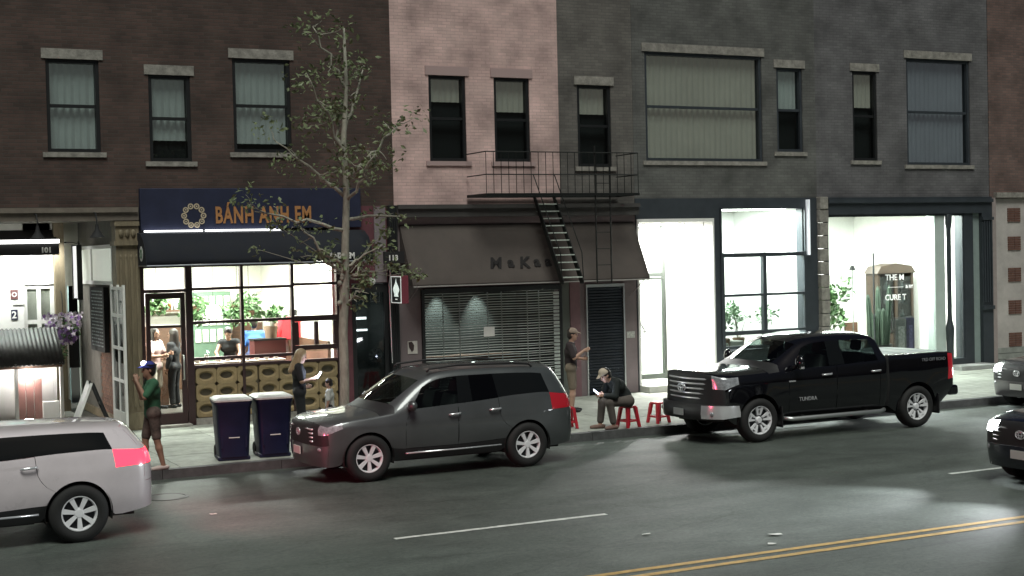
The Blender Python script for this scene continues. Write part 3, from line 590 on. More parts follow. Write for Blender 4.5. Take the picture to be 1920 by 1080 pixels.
room(BE, 6.1, 8.15, 6.33, 10.5, .31, 4.2, M_wht, M_wht, mat('pale_lobby_floor', (.55, .57, .52), .4, var=.1), name='lobby')
lf = MB().box(6.4, 6.47, 7.1, 7.2, .31, 4.19).box(7.45, 7.53, 7.1, 7.2, .31, 4.19).box(6.47, 7.45, 7.1, 7.2, 2.85, 2.95).box(6.1, 6.4, 7.12, 7.18, .31, .5).build('lobby_door_frame', mat('pale_grey_frame', (.045, .055, .045), .5), BE)
MB().box(6.11, 6.4, 7.14, 7.148, .5, 4.1).build('pane', G_clear, lf)
ld = MB().box(6.48, 6.53, 7.0, 7.05, .33, 2.84).box(7.38, 7.44, 7.0, 7.05, .33, 2.84).box(6.53, 7.38, 7.0, 7.05, 2.78, 2.84).box(6.53, 7.38, 7.0, 7.05, .33, .45).build('lobby_door', mat('door_stile', (.06, .072, .06), .4), BE)
MB().box(6.53, 7.38, 7.02, 7.028, .45, 2.78).build('pane', G_clear, ld)
MB().tube([(6.6, 7.0, 1.3), (6.6, 6.92, 1.3), (6.6, 6.92, 1.75), (6.6, 7.0, 1.75)], .014, 6).build('handle', M_black, ld); MB().box(6.5, 6.58, 6.95, 7.0, 1.08, 1.2).build('lock', M_black, ld)
MB().tube([(6.25, 6.4, 1.9), (6.45, 6.4, 1.58)], .018, 6).ball((6.45, 6.4, 1.56), .04, 10, 8).build('grab_bar', mat('grey_bar2', (.2, .2, .2), .4), BE)
ceiling_lamp(7.1, 6.75, 4.17, 1.2, .5, 480, (1, .985, .97), 'square ceiling light just inside the white lobby opening', None, 30)
ceiling_lamp(7.1, 8.7, 4.17, 1.4, 1.4, 170, (.96, 1, .96), 'large ceiling light behind the glass lobby door', None, 30)
# window shop
wx = [8.44, 9.7, 10.96]
f = MB()
for x, w_ in zip(wx, (.09, .1, .09)): f.box(x-w_/2, x+w_/2, 5.93, 6.06, 1.0, 3.4)
for xa, xb in ((8.49, 9.65), (9.75, 10.91)):
    for z, w_ in ((3.34, .1), (2.35, .06), (1.42, .1), (1.06, .08)): f.box(xa, xb, 5.94, 6.05, z-w_/2, z+w_/2)
f.box(8.4, 8.44, 5.94, 6.05, 3.4, 4.5).box(10.96, 11.0, 5.94, 6.05, 3.4, 4.5)
FW = f.build('window', M_shopdark, BE)
for xa, xb in ((8.49, 9.65), (9.75, 10.91)):
    for za, zb in ((2.38, 3.29), (1.47, 2.32), (1.1, 1.37)): MB().box(xa, xb, 6.0, 6.008, za, zb).build('pane', G_clear, FW)
MB().box(8.44, 10.96, 6.0, 6.008, 3.4, 4.47).build('pane', G_clear, FW)
room(BE, 8.3, 11.1, 6.33, 9.2, SZ, 4.55, M_wht, M_wht, M_floor, name='shop')
ceiling_lamp(9.7, 6.95, 4.52, 2.2, .9, 560, (.93, .98, 1), 'wide ceiling light over the plants in the black framed window', None, 40)
MB().box(8.45, 10.95, 6.4, 6.9, SZ, 1.0).build('window_seat', M_wht, BE)
MB().box(11.02, 11.06, 5.85, 5.97, 3.3, 4.7).build('vertical_sign_edge', mat('pale_sign_edge', (.7, .72, .75), .5, emit=(.9, .95, 1), es=.4), BE)
# ------------------------------------------------------------------ furniture shop at right
BG = thing('furniture_shop_building', 'dark fronted shop with a brilliantly lit window full of furniture', 'building', (14, 6.1, SZ))
WG = [(12.6, 13.4, 5.7, 8.0), (14.4, 16.6, 5.6, 8.4)]
b = MB(); wall_holes(b, 11.4, 17.25, 4.75, 11.5, 6.0, 6.35, WG); b.build('upper_wall', brickmat('slate_painted_brick', (.135, .13, .135), (.108, .105, .11), (.09, .088, .092)), BG)
up_window(BG, *WG[0], 6.06, M_black, M_blindb, .4); up_window(BG, *WG[1], 6.06, M_shopdark, M_blindl, .98)
b = MB()
for k in range(14): b.box(11.38+random.uniform(-.02, .01), 11.64+random.uniform(-.01, .02), 5.86+random.uniform(-.03, .02), 6.3, .16+k*.33, .475+k*.33)
b.build('stone_pier', M_stone, BG, bevel=.02)
b = MB().box(11.66, 17.25, 5.9, 6.3, 4.31, 4.75).box(11.66, 17.25, 5.84, 5.9, 4.6, 4.7).box(16.27, 16.6, 5.95, 6.3, SZ, 4.31).box(16.88, 17.25, 5.9, 6.3, SZ, 4.31)
for k in range(4): b.box(16.92+k*.085, 16.96+k*.085, 5.86, 5.9, 1.9, 4.1)
b.box(16.86, 17.26, 5.84, 5.9, 1.7, 1.8).box(16.86, 17.26, 5.84, 5.9, 4.12, 4.2).build('shop_front', M_shopdark, BG)
MB().box(16.6, 16.88, 6.02, 6.3, SZ, 4.31).build('pale_strip', mat('green_grey_panel', (.22, .27, .26), .6, var=.1), BG)
MB().box(15.27, 15.62, 5.98, 6.28, .42, 4.31).build('column', mat('pale_green_column', (.46, .53, .5), .6, var=.08, vscale=3), BG)
b = MB(); b.lathe([(.09, .3), (.1, .9), (.12, 1.25), (.07, 1.45), (.06, 1.6), (.065, 3.9), (.09, 4.05), (.1, 4.3)], (15.72, 5.94, 0), 14); b.build('iron_column', M_shopdark, BG, 40)
MB().box(11.66, 16.27, 5.92, 6.25, SZ, .42).build('sill_wall', M_shopdark, BG); MB().box(15.5, 16.9, 5.3, 5.98, SZ, .26).build('threshold', mat('threshold_stone', (.33, .34, .33), .7, var=.15), BG)
f = MB().box(11.66, 11.72, 5.96, 6.1, .42, 4.31).box(13.2, 13.225, 6.0, 6.04, .42, 3.3).box(16.22, 16.27, 5.96, 6.1, .42, 4.31).box(11.72, 16.22, 5.96, 6.1, 4.25, 4.31).build('window', M_shopdark, BG)
MB().box(11.72, 15.27, 6.03, 6.038, .42, 4.25).build('pane', G_clear, f); MB().box(15.8, 16.22, 6.03, 6.038, .42, 4.25).build('pane', G_clear, f)
room(BG, 11.5, 16.9, 6.33, 11.2, .42, 4.45, M_wht, M_wht, mat('pale_boards', (.5, .47, .42), .5, var=.15, vscale=3), name='showroom')
for k, (x, y) in enumerate([(13.0, 7.0), (15.2, 7.0), (14, 9.4)]):
    ceiling_lamp(x, y, 4.42, 1.5, .9, 360, (.97, 1, .98), ['ceiling light over the potted plants in the furniture shop', 'ceiling light over the rolled rugs in the furniture shop', 'ceiling light at the back of the furniture shop'][k], None, 35)
wl = thing('window_lettering', 'white shop lettering on the furniture shop glass', 'lettering', (13.55, 6.02, 2.2))
M_lt = mat('white_vinyl_glow', (.9, .9, .88), .5, emit=(1, 1, 1), es=.5)  # letters are no lamps, a slight glow is put into their colour
text_obj('lettering', 'THE M', .22, M_lt, wl, (13.6, 6.015, 2.58), ext=.002, bold=.001); text_obj('lettering', '& BY', .12, M_lt, wl, (14.28, 6.015, 2.36), ext=.002, bold=.003); text_obj('lettering', 'CURE T', .21, M_lt, wl, (13.58, 6.015, 2.06), ext=.002, bold=.004)
MB().box(13.7, 14.2, 6.013, 6.017, 2.39, 2.4).build('rule', M_lt, wl)
# ------------------------------------------------------------------ white wall with brick squares at the far right
BH = thing('white_wall_building', 'white painted wall with a column of brick squares', 'building', (20, 6.1, SZ))
WH = [(20.5, 21.6, 5.5, 7.6)]
b = MB(); wall_holes(b, 17.27, 26, 4.7, 11.5, 6.0, 6.35, WH); b.build('upper_wall', brickmat('brick_rust', (.17, .105, .09), (.12, .08, .07), (.1, .085, .08)), BH); up_window(BH, *WH[0], 6.06, M_black, M_blind, .5)
MB().box(17.27, 26, 5.97, 6.3, .62, 4.7).build('white_wall', mat('white_washed', (.42, .385, .365), .8, var=.2, vscale=1.6, bump=.25, bscale=30), BH)
MB().box(17.25, 17.42, 5.93, 6.3, SZ, 4.72).build('corner_strip', mat('corner_mauve', (.3, .25, .24), .8, var=.15), BH)
b = MB()
for k in range(3): b.box(17.42, 26, 5.93-.01*k, 6.28, SZ+.16*(2-k), SZ+.16*(3-k)-.012)
b.build('stone_base', mat('base_stone', (.24, .25, .23), .8, var=.25, vscale=4), BH); MB().box(17.4, 26, 5.86, 6.3, 4.72, 4.86).build('string_course', M_stone, BH)
crs = MB()
for k in range(6):
    for c_ in range(2):
        x0 = -.23+(.0 if c_ == 0 else .24)-(.06 if k % 2 and c_ else 0)*0; crs.box(x0, x0+.225, -.02, .01, k*.064, k*.064+.055)
cme = crs.mesh('brick_square'); cme.materials.append(mat('square_brick', (.13, .065, .05), .85, var=.3, vscale=9))
for z0 in (4.06, 3.28, 2.42, 1.53, .64):
    for x in (18.1, 20.2, 22.3): inst('brick_square', cme, BH, (x, 5.965, z0))
# ------------------------------------------------------------------ vehicles: a quad cage with tagged faces, subdivided, then split into panels
def paint(name, col, metal=.5, rough=.3): return mat(name, col, rough, metal, coat=1.0, var=.06, vscale=3)
M_tyre = mat('tyre_rubber', (.014, .014, .014), .8, bump=.2, bscale=60)
M_chrome = mat('chrome', (.8, .81, .83), .16, .6); M_rim = mat('alloy_rim', (.8, .8, .82), .3, .1); M_plast = mat('black_plastic', (.015, .015, .016), .6)
M_under = mat('underbody', (.008, .008, .008), .9); M_seat = mat('seat_fabric', (.07, .07, .075), .85)
G_car = glass('car_glass', (.52, .60, .56), .015); G_tint = glass('tinted_car_glass', (.07, .08, .08), .02)
M_lens = mat('headlamp_lens', (.36, .38, .4), .15, .25, coat=1., var=.5, vscale=14); M_red = mat('tail_lens', (.30, .012, .02), .15, coat=1., emit=(1, .03, .05), es=.12)
M_priv = mat('privacy_glass', (.006, .007, .007), .06)
M_plate = mat('plate_white', (.62, .62, .58), .5); M_tail_on = mat('tail_lens_lit', (.6, .02, .04), .2, emit=(1, .03, .055), es=4.); M_head_on = mat('headlamp_lit', (.9, .9, .9), .2, emit=(.93, .97, 1), es=45.)
def cage(cols, fcap, rcap, frow, rrow, arches, tagf, tagc, crease, par, mats, gap, levels=2):
    """cols[i] = nine (x, y, z) rows from sill to roof centre (y>=0). fcap/rcap(k, j, p) place the end faces; tagf(i, j) / tagc(end, k, j) name them."""
    bm = bmesh.new(); cl = bm.edges.layers.float.new('crease_edge'); tags = {}; V = {}
    def tid(n): return tags.setdefault(n, len(tags))
    def vert(key, p):
        if key not in V: V[key] = bm.verts.new(p)
        return V[key]
    N = len(cols)
    for s in (-1, 1):
        sd = 'n' if s < 0 else 'f'
        def sv(i, j): return vert(('s', i, 8) if j == 8 else ('s', s, i, j), (cols[i][j][0], s*cols[i][j][1], cols[i][j][2]))
        def cap(end, k, j):
            i = 0 if end == 'F' else N-1; rt = frow if end == 'F' else rrow; K = 8-rt
            if k == 0: return sv(i, j)
            if j == rt: return sv(i, rt+k)
            fn = fcap if end == 'F' else rcap; p0 = cols[i][j]; yt = cols[i][rt+k][1]/max(cols[i][rt][1], 1e-6)
            p = fn(k, j, p0, yt); key = (end, k, j) if k == K else (end, s, k, j)
            return vert(key, (p[0], s*p[1] if k < K else 0, p[2]))
        def face(vs, name):
            if name is None: return
            if name.startswith('*'): name = name[1:]+'#'+sd
            f = bm.faces.new(vs if s > 0 else vs[::-1]); f.material_index = tid(name); f.smooth = True
        for i in range(N-1):
            for j in range(8): 
                if any(a <= i < a+4 and j < 2 for a, *_ in arches): continue
                face([sv(i, j), sv(i+1, j), sv(i+1, j+1), sv(i, j+1)], tagf(i, j))
        for end, rt in (('F', frow), ('R', rrow)):
            for k in range(8-rt):
                for j in range(rt):
                    q = [cap(end, k, j), cap(end, k, j+1), cap(end, k+1, j+1), cap(end, k+1, j)]
                    face(q[::-1] if end == 'F' else q, tagc(end, k, j))
        for (a, xc, zc, rad) in arches:
            ring = [(a, 0), (a, 1), (a, 2), (a+1, 2), (a+2, 2), (a+3, 2), (a+4, 2), (a+4, 1), (a+4, 0)]
            for (i, j), ang in zip(ring, (192, 160, 132, 111, 90, 69, 48, 20, -12)):
                v = V.get(('s', s, i, j))
                if v: v.co.x = xc+rad*math.cos(R(ang)); v.co.z = zc+rad*math.sin(R(ang))
    bm.verts.ensure_lookup_table(); inv = {v: k for k, v in V.items()}
    for e in bm.edges:
        k1, k2 = inv[e.verts[0]], inv[e.verts[1]]
        w_ = crease(k1, k2, e)
        if e.is_boundary: w_ = max(w_, .3)
        e[cl] = w_
    bm.normal_update(); bmesh.ops.recalc_face_normals(bm, faces=bm.faces)
    me = bpy.data.meshes.new('cage'); bm.to_mesh(me); bm.free()
    for k in range(len(tags)): me.materials.append(None)
    ob = bpy.data.objects.new('cage', me); COL.objects.link(ob); ss = ob.modifiers.new('s', 'SUBSURF'); ss.levels = levels; ss.render_levels = levels
    dg = bpy.context.evaluated_depsgraph_get(); dg.update(); em = bpy.data.meshes.new_from_object(ob.evaluated_get(dg))
    bpy.data.objects.remove(ob)
    out = {}; names = {v: k for k, v in tags.items()}
    P = [v.co.copy() for v in em.vertices]; NR = [v.normal.copy() for v in em.vertices]
    for ti, nm in names.items():
        polys = [tuple(p.vertices) for p in em.polygons if p.material_index == ti]
        if not polys: continue
        base = nm.split('#')[0]; ids = sorted({v for p in polys for v in p}); mp = {v: k for k, v in enumerate(ids)}
        vs = [P[v].copy() for v in ids]; ns = [NR[v].copy() for v in ids]; fs = [tuple(mp[v] for v in p) for p in polys]
        if base in gap:
            ec = {}; nb = {}
            for f in fs:
                for a_, b_ in zip(f, f[1:]+f[:1]):
                    ec[frozenset((a_, b_))] = ec.get(frozenset((a_, b_)), 0)+1; nb.setdefault(a_, set()).add(b_); nb.setdefault(b_, set()).add(a_)
            bd = {v for e, c in ec.items() if c == 1 for v in e}; new = {}
            for v in bd:
                inn = [u for u in nb[v] if u not in bd]
                if not inn: inn = [u for u in nb[v] if len(nb[u]) > len(nb[v])] or list(nb[v])
                c = sum((vs[u] for u in inn), Vector())/len(inn); d = c-vs[v]
                new[v] = vs[v]+d*min(.6, gap[base]/max(d.length, 1e-5))
            for v, p in new.items(): vs[v] = p
            for e, c in ec.items():
                if c == 1:
                    a_, b_ = tuple(e); i0 = len(vs); vs += [vs[a_]-ns[a_]*.025, vs[b_]-ns[b_]*.025]; ns += [ns[a_], ns[b_]]; fs.append((a_, b_, i0+1, i0))
        m2 = bpy.data.meshes.new(base); m2.from_pydata([tuple(v) for v in vs], [], fs); m2.shade_smooth()
        m2.normals_split_custom_set_from_vertices([tuple(v) for v in ns])
        o = link(base, m2, mats.get(base, mats['body']), par); out.setdefault(base, []).append(o)
    return out
def wheel(par, x, y, r, w_, sgn, kind, rimr):
    """sgn -1: outer face towards -y"""
    hub = MB().lathe([(.001, .02), (.16, .02), (.16, -.02), (.001, -.02)], (0, 0, 0), 18, 'y').build('wheel', M_under, par, world=False); hub.location = (x, y, r)
    ty = MB(); h = w_/2
    ty.lathe([(rimr-.01, -h*.85), (rimr+.03, -h), (r-.06, -h*1.02), (r-.015, -h*.8), (r, -h*.5), (r, h*.5), (r-.015, h*.8), (r-.06, h*1.02), (rimr+.03, h), (rimr-.01, h*.85)], (0, 0, 0), 40, 'y', True)
    ty.build('tyre', M_tyre, hub, 50, world=False)
    o = sgn*h*.82; rm = MB()
    rm.lathe([(rimr, o), (rimr-.022, o*1.02), (rimr-.035, o*.7), (rimr-.03, -o), (rimr, -o)], (0, 0, 0), 40, 'y', True)
    def spoke(a0, wa, wb, ra, rb, d0, d1):
        pts = []
        for (rr, ww, dd) in ((ra, wa, d0), (rb, wb, d1)):
            for q in (-1, 1): pts.append((rr*math.cos(a0)-q*ww*math.sin(a0), dd, rr*math.sin(a0)+q*ww*math.cos(a0)))
        bk = [(p[0], p[1]-sgn*.035, p[2]) for p in pts]
        rm.add(pts+bk, [(0, 1, 3, 2), (4, 6, 7, 5), (0, 2, 6, 4), (1, 5, 7, 3), (0, 4, 5, 1), (2, 3, 7, 6)])
    n_ = 7 if kind == 'suv' else 5
    if kind == 'suv':
        for k in range(n_): spoke(2*math.pi*k/n_+.25, .02, .034, .04, rimr-.02, o*.82, o*.95)
    else:
        for k in range(n_):
            a = 2*math.pi*k/n_+.31
            for q in (-1, 1): spoke(a+q*.25, .014, .028, .09, rimr-.02, o*.72, o*.95)
            spoke(a, .05, .075, rimr-.09, rimr-.06, o*.85, o*.92)
    rm.lathe([(.001, o*.9), (.05, o*.88), (.065, o*.7), (.07, o*.4)], (0, 0, 0), 16, 'y')
    rm.build('rim', M_rim, hub, 30, world=False)
    MB().lathe([(.001, o*.25), (rimr-.03, o*.25), (rimr-.03, o*.2)], (0, 0, 0), 28, 'y').build('brake_disc', mat('rim_dark', (.03, .03, .035), .5, .4), hub, world=False)  # dark disc filling the wheel behind the spokes
    return hub
def arch_liner(par, x, z, r, y0, y1):
    n_ = 18; a = MB(); vs = []
    for k in range(n_+1):
        t = R(-15+210*k/n_); vs += [(x+r*math.cos(t), y0, z+r*math.sin(t)), (x+r*math.cos(t), y1, z+r*math.sin(t))]
    a.add(vs, [(2*k, 2*k+1, 2*k+3, 2*k+2) for k in range(n_)]); a.add([vs[2*k+1] for k in range(n_+1)], [tuple(range(n_+1))])
    a.build('wheel_arch_liner', M_under, par, world=False)
def seats(par, spots, w_=.5, zc=.62):
    for (x, y) in spots:
        s = MB().box(x-.02, x+.48, y-w_/2, y+w_/2, zc-.12, zc+.1).build('seat', M_seat, par, bevel=.05, world=False)
        Mx = Matrix.Translation((x+.48, y, zc)) @ Matrix.Rotation(R(14), 4, 'Y')
        MB().box(-.06, .09, -w_/2, w_/2, 0, .58, Mx).box(-.03, .06, -.13, .13, .62, .82, Mx).build('backrest', M_seat, s, bevel=.04, world=False)
def tubeline(pts, r, name, m, par, n=8): return MB().tube(pts, r, n).build(name, m, par, True, world=False)
def low(x, z4, W=.955, z=(.30, .46, .70, .89), ins=(.10, .03, .0, .006, .045), bx=None):
    return [(x, W-ins[0], z[0]), (x, W-ins[1], z[1]), (x, W-ins[2], z[2]), (x, W-ins[3], z[3]), (x if bx is None else bx, W-ins[4], z4)]
def make_suv(name, label, loc, pm, tail_on=False, head_on=False, trim=True, hs=1., group=None, hp=260):
    t = thing(name, label, 'car', loc, 0, group)
    C = []
    C.append(low(.24, .90, .86, (.26, .42, .60, .755), (.05, .02, 0, .01, .06))+[(.13, .66, .945), (.09, .46, .965), (.07, .22, .975), (.065, 0, .98)])
    C.append(low(.54, .965, .935)+[(.52, .74, 1.005), (.50, .5, 1.03), (.49, .25, 1.045), (.49, 0, 1.05)])
    C.append(low(.76, .985, .95)+[(.76, .75, 1.025), (.75, .5, 1.05), (.74, .25, 1.065), (.74, 0, 1.07)])
    C.append(low(.95, 1.0, .955)+[(.96, .76, 1.04), (.94, .52, 1.068), (.92, .26, 1.082), (.92, 0, 1.088)])
    C.append(low(1.14, 1.02)+[(1.16, .78, 1.055), (1.12, .54, 1.085), (1.06, .27, 1.1), (1.04, 0, 1.105)])
    C.append(low(1.36, 1.045, bx=1.40)+[(1.36, .845, 1.08), (1.33, .75, 1.105), (1.20, .38, 1.125), (1.14, 0, 1.13)])
    C.append(low(1.52, 1.09, bx=1.63)+[(2.02, .775, 1.525), (1.96, .70, 1.595), (1.88, .37, 1.645), (1.85, 0, 1.655)])
    C.append(low(2.04, 1.11, bx=2.08)+[(2.30, .785, 1.575), (2.28, .70, 1.66), (2.24, .38, 1.70), (2.22, 0, 1.71)])
    C.append(low(2.55, 1.135, bx=2.56)+[(2.55, .785, 1.59), (2.55, .70, 1.675), (2.55, .38, 1.715), (2.55, 0, 1.725)])
    C.append(low(2.66, 1.14, bx=2.68)+[(2.67, .785, 1.59), (2.67, .70, 1.678), (2.67, .38, 1.72), (2.67, 0, 1.73)])
    C.append(low(3.32, 1.185, bx=3.30)+[(3.24, .78, 1.585), (3.24, .695, 1.67), (3.24, .38, 1.715), (3.24, 0, 1.725)])
    C.append(low(3.52, 1.20, bx=3.44)+[(3.37, .775, 1.58), (3.37, .69, 1.665), (3.37, .38, 1.71), (3.37, 0, 1.72)])
    C.append(low(3.74, 1.21, bx=3.70)+[(3.64, .77, 1.572), (3.64, .685, 1.655), (3.64, .37, 1.70), (3.64, 0, 1.71)])
    C.append(low(3.96, 1.22, .952, bx=3.94)+[(3.88, .76, 1.56), (3.88, .675, 1.64), (3.88, .37, 1.69), (3.88, 0, 1.70)])
    C.append(low(4.17, 1.22, .945, (.32, .46, .70, .92), bx=4.13)+[(4.06, .745, 1.54), (4.08, .66, 1.625), (4.1, .36, 1.675), (4.1, 0, 1.685)])
    C.append(low(4.56, 1.13, .87, (.36, .48, .70, .93), (.06, .02, 0, .02, .05), bx=4.53)+[(4.38, .71, 1.46), (4.30, .64, 1.60), (4.38, .34, 1.66), (4.40, 0, 1.665)])
    C = [[(x+.07*max(0, 1-x/.5)+.11*max(0, min(1, (x-4.18)/.3)), y, z) for x, y, z in c] for c in C]
    if hs != 1: C = [[(x, y, z if z < 1.04 else 1.04+(z-1.04)*hs) for x, y, z in c] for c in C]
    def fc(k, j, p, yt):
        y = p[1]*yt; x = .1+(p[0]-.1)*yt**3.2; dz = (.02, .0, .01, .03, 0)[j]*(1-yt); return (x+(.03 if j == 0 else -.012 if j == 1 else .0), y, p[2]+dz)
    def rc(k, j, p, yt): return (p[0]+(4.80-4.67)*(1-yt**2.2)*(1. if j < 4 else .8), p[1]*yt, p[2])
    def tf(i, j):
        if j == 4 and i in (6, 7, 9): return '*front_window' if i < 8 else '*rear_window'
        if j == 4 and i in (11, 12, 13): return '*quarter_window'
        if j in (6, 7) and i == 5: return 'windscreen'
        if j == 4 and i in (8, 10): return '*centre_pillar' if i == 8 else '*door_pillar'
        if j >= 5 and i < 4 or (j == 4 and i < 4): return 'hood'
        if j >= 4 and i == 4: return 'cowl'
        if i in (6, 7) and 0 < j < 4: return '*front_door'
        if i in (8, 9) and 0 < j < 4: return '*rear_door'
        if j == 3 and i == 0: return '*headlight'
        if j == 3 and i == 14: return '*tail_light'
        if j >= 5 and i >= 6: return 'roof'
        if i == 5 and j in (4, 5): return '*front_pillar'
        if i == 14 and j == 4: return '*rear_pillar'
        if j == 0 and 5 <= i <= 9: return '*sill'
        return '*front_fender' if i < 6 else '*rear_quarter'
    def tc(end, k, j):
        if end == 'F':
            if j == 3 and (k == 0 or k == 1 and head_on): return '*headlight'
            if j in (2, 3): return 'grille_backing'
            return 'front_bumper'
        if j == 3 and k == 0: return '*tail_light'
        if j in (4, 5): return 'rear_screen' if j == 4 and k > 0 else 'tailgate'
        return 'tailgate' if j >= 2 else 'rear_bumper'
    def cr(a, b_, e):
        if a[0] == 's' and b_[0] == 's' and len(a) == 4 and len(b_) == 4 and a[3] == b_[3]:
            if a[3] == 3: return .45
            if a[3] == 4: return .5
            if a[3] == 5 and a[2] > 5: return .4
        return .1
    parts = cage(C, fc, rc, 4, 6, [(1, .95, .37, .425), (10, 3.74, .37, .425)], tf, tc, cr, t,
        dict(body=pm, front_window=G_car, rear_window=G_tint if not tail_on else M_priv, quarter_window=M_priv, windscreen=G_car, centre_pillar=M_priv, door_pillar=M_priv, cowl=M_plast, headlight=M_head_on if head_on else M_lens, tail_light=M_tail_on if tail_on else M_red, sill=M_plast, grille_backing=M_plast, rear_screen=G_tint),
        dict(front_door=.007, rear_door=.007, hood=.006, tailgate=.006, headlight=.003, tail_light=.003, front_bumper=.003))
    for x in (.95, 3.74):
        for s in (-1, 1):
            wheel(t, x, s*.835, .372, .235, s, 'suv', .235); arch_liner(t, x, .37, .42, s*.93, s*.55)
    MB().box(.35, 4.5, -.56, .56, .24, .34).box(.6, 4.45, -.55, .55, .34, .62).box(1.42, 3.2, -.85, .85, .28, .5).build('underbody', M_under, t, world=False)
    MB().box(1.16, 1.42, -.78, .78, .62, 1.06).build('dashboard', M_plast, t, bevel=.05, world=False)
    seats(t, [(2.0, -.38), (2.0, .38), (2.9, -.4), (2.9, .4)], zc=.68 if hs == 1 else .46)
    MB().lathe([(.17, 0), (.185, .012), (.2, 0), (.185, -.012)], (1.62, -.38, 1.02), 18, 'x', True).build('steering_wheel', M_plast, t, True, world=False)
    for s in (-1, 1):
        m_ = MB().ball((1.66, s*1.02, 1.16), (.075, .11, .085), 14, 10).build('wing_mirror', pm, t, True, world=False)
        MB().box(1.63, 1.69, min(s*.86, s*1.0), max(s*.86, s*1.0), 1.08, 1.12).build('mirror_arm', M_plast, m_, world=False)
        for x in (2.42, 3.14):
            tubeline([(x-.1, s*.955, .965+(x-2.4)*.04), (x-.07, s*.985, .97+(x-2.4)*.04), (x+.07, s*.985, .975+(x-2.4)*.04), (x+.1, s*.955, .98+(x-2.4)*.04)], .017, 'door_handle', M_chrome, t)
        if hs == 1: tubeline([(2.05, s*.70, 1.65), (2.1, s*.70, 1.70), (2.6, s*.70, 1.735), (3.6, s*.69, 1.715), (3.9, s*.68, 1.685), (3.96, s*.68, 1.635)], .018, 'roof_rail', M_plast, t)
        if trim: tubeline([(1.56, s*.95, .405), (2.4, s*.956, .405), (3.24, s*.95, .41)], .014, 'sill_trim', M_chrome, t)
        tubeline([(.165, s*.52, .60), (.21, s*.64, .61), (.30, s*.76, .64)], .02, 'fog_lamp_trim', M_chrome, t); MB().ball((.23, s*.68, .54), (.05, .07, .045), 12, 8).build('fog_lamp', M_lens, t, True, world=False)
        if head_on: spot_light('lamp', wl3(t, (-.02, s*.68, .83)), wl3(t, (-9, s*1.2, 0.)), hp, (.93, .97, 1), R(70), .8, .08, t)
    for k in range(4):
        z = .66+k*.062; g_ = MB().tube([(.165-.03*math.cos(y*1.9), y, z) for y in np.linspace(-.56, .56, 9)], .017, 6).build('grille_bar', M_chrome, t, True, world=False)
    em = MB()
    for (a, c) in ((.085, .058), (.03, .05), (.075, .022)):
        ring = [(.1, a*math.cos(q), .775+c*math.sin(q)+(.012 if a == .075 else 0)) for q in np.linspace(0, 2*math.pi, 21)]; em.tube(ring, .009, 6, False)
    em.build('emblem', M_chrome, t, True, world=False)
    MB().box(.065, .08, -.155, .155, .43, .55).build('number_plate', M_plate, t, world=False)
    MB().box(4.76, 4.775, -.155, .155, .80, .92).build('number_plate', M_plate, t, world=False)
    tubeline([(1.3, -.3, 1.125), (1.36, .1, 1.15), (1.38, .4, 1.15)], .01, 'wiper', M_plast, t, 5)
    MB().box(1.5, 1.62, -.42, -.3, 1.16, 1.162).build('dash_paper', M_plate, t, world=False)
    return t
def wl3(t, p): return tuple(a+b for a, b in zip(t.location, p))
suv = make_suv('parked_suv', 'dark grey suv with silver wheels parked behind the two blue bins', (-4.91, -1.3, 0), paint('grey_metallic', (.10, .108, .11), .5, .42))
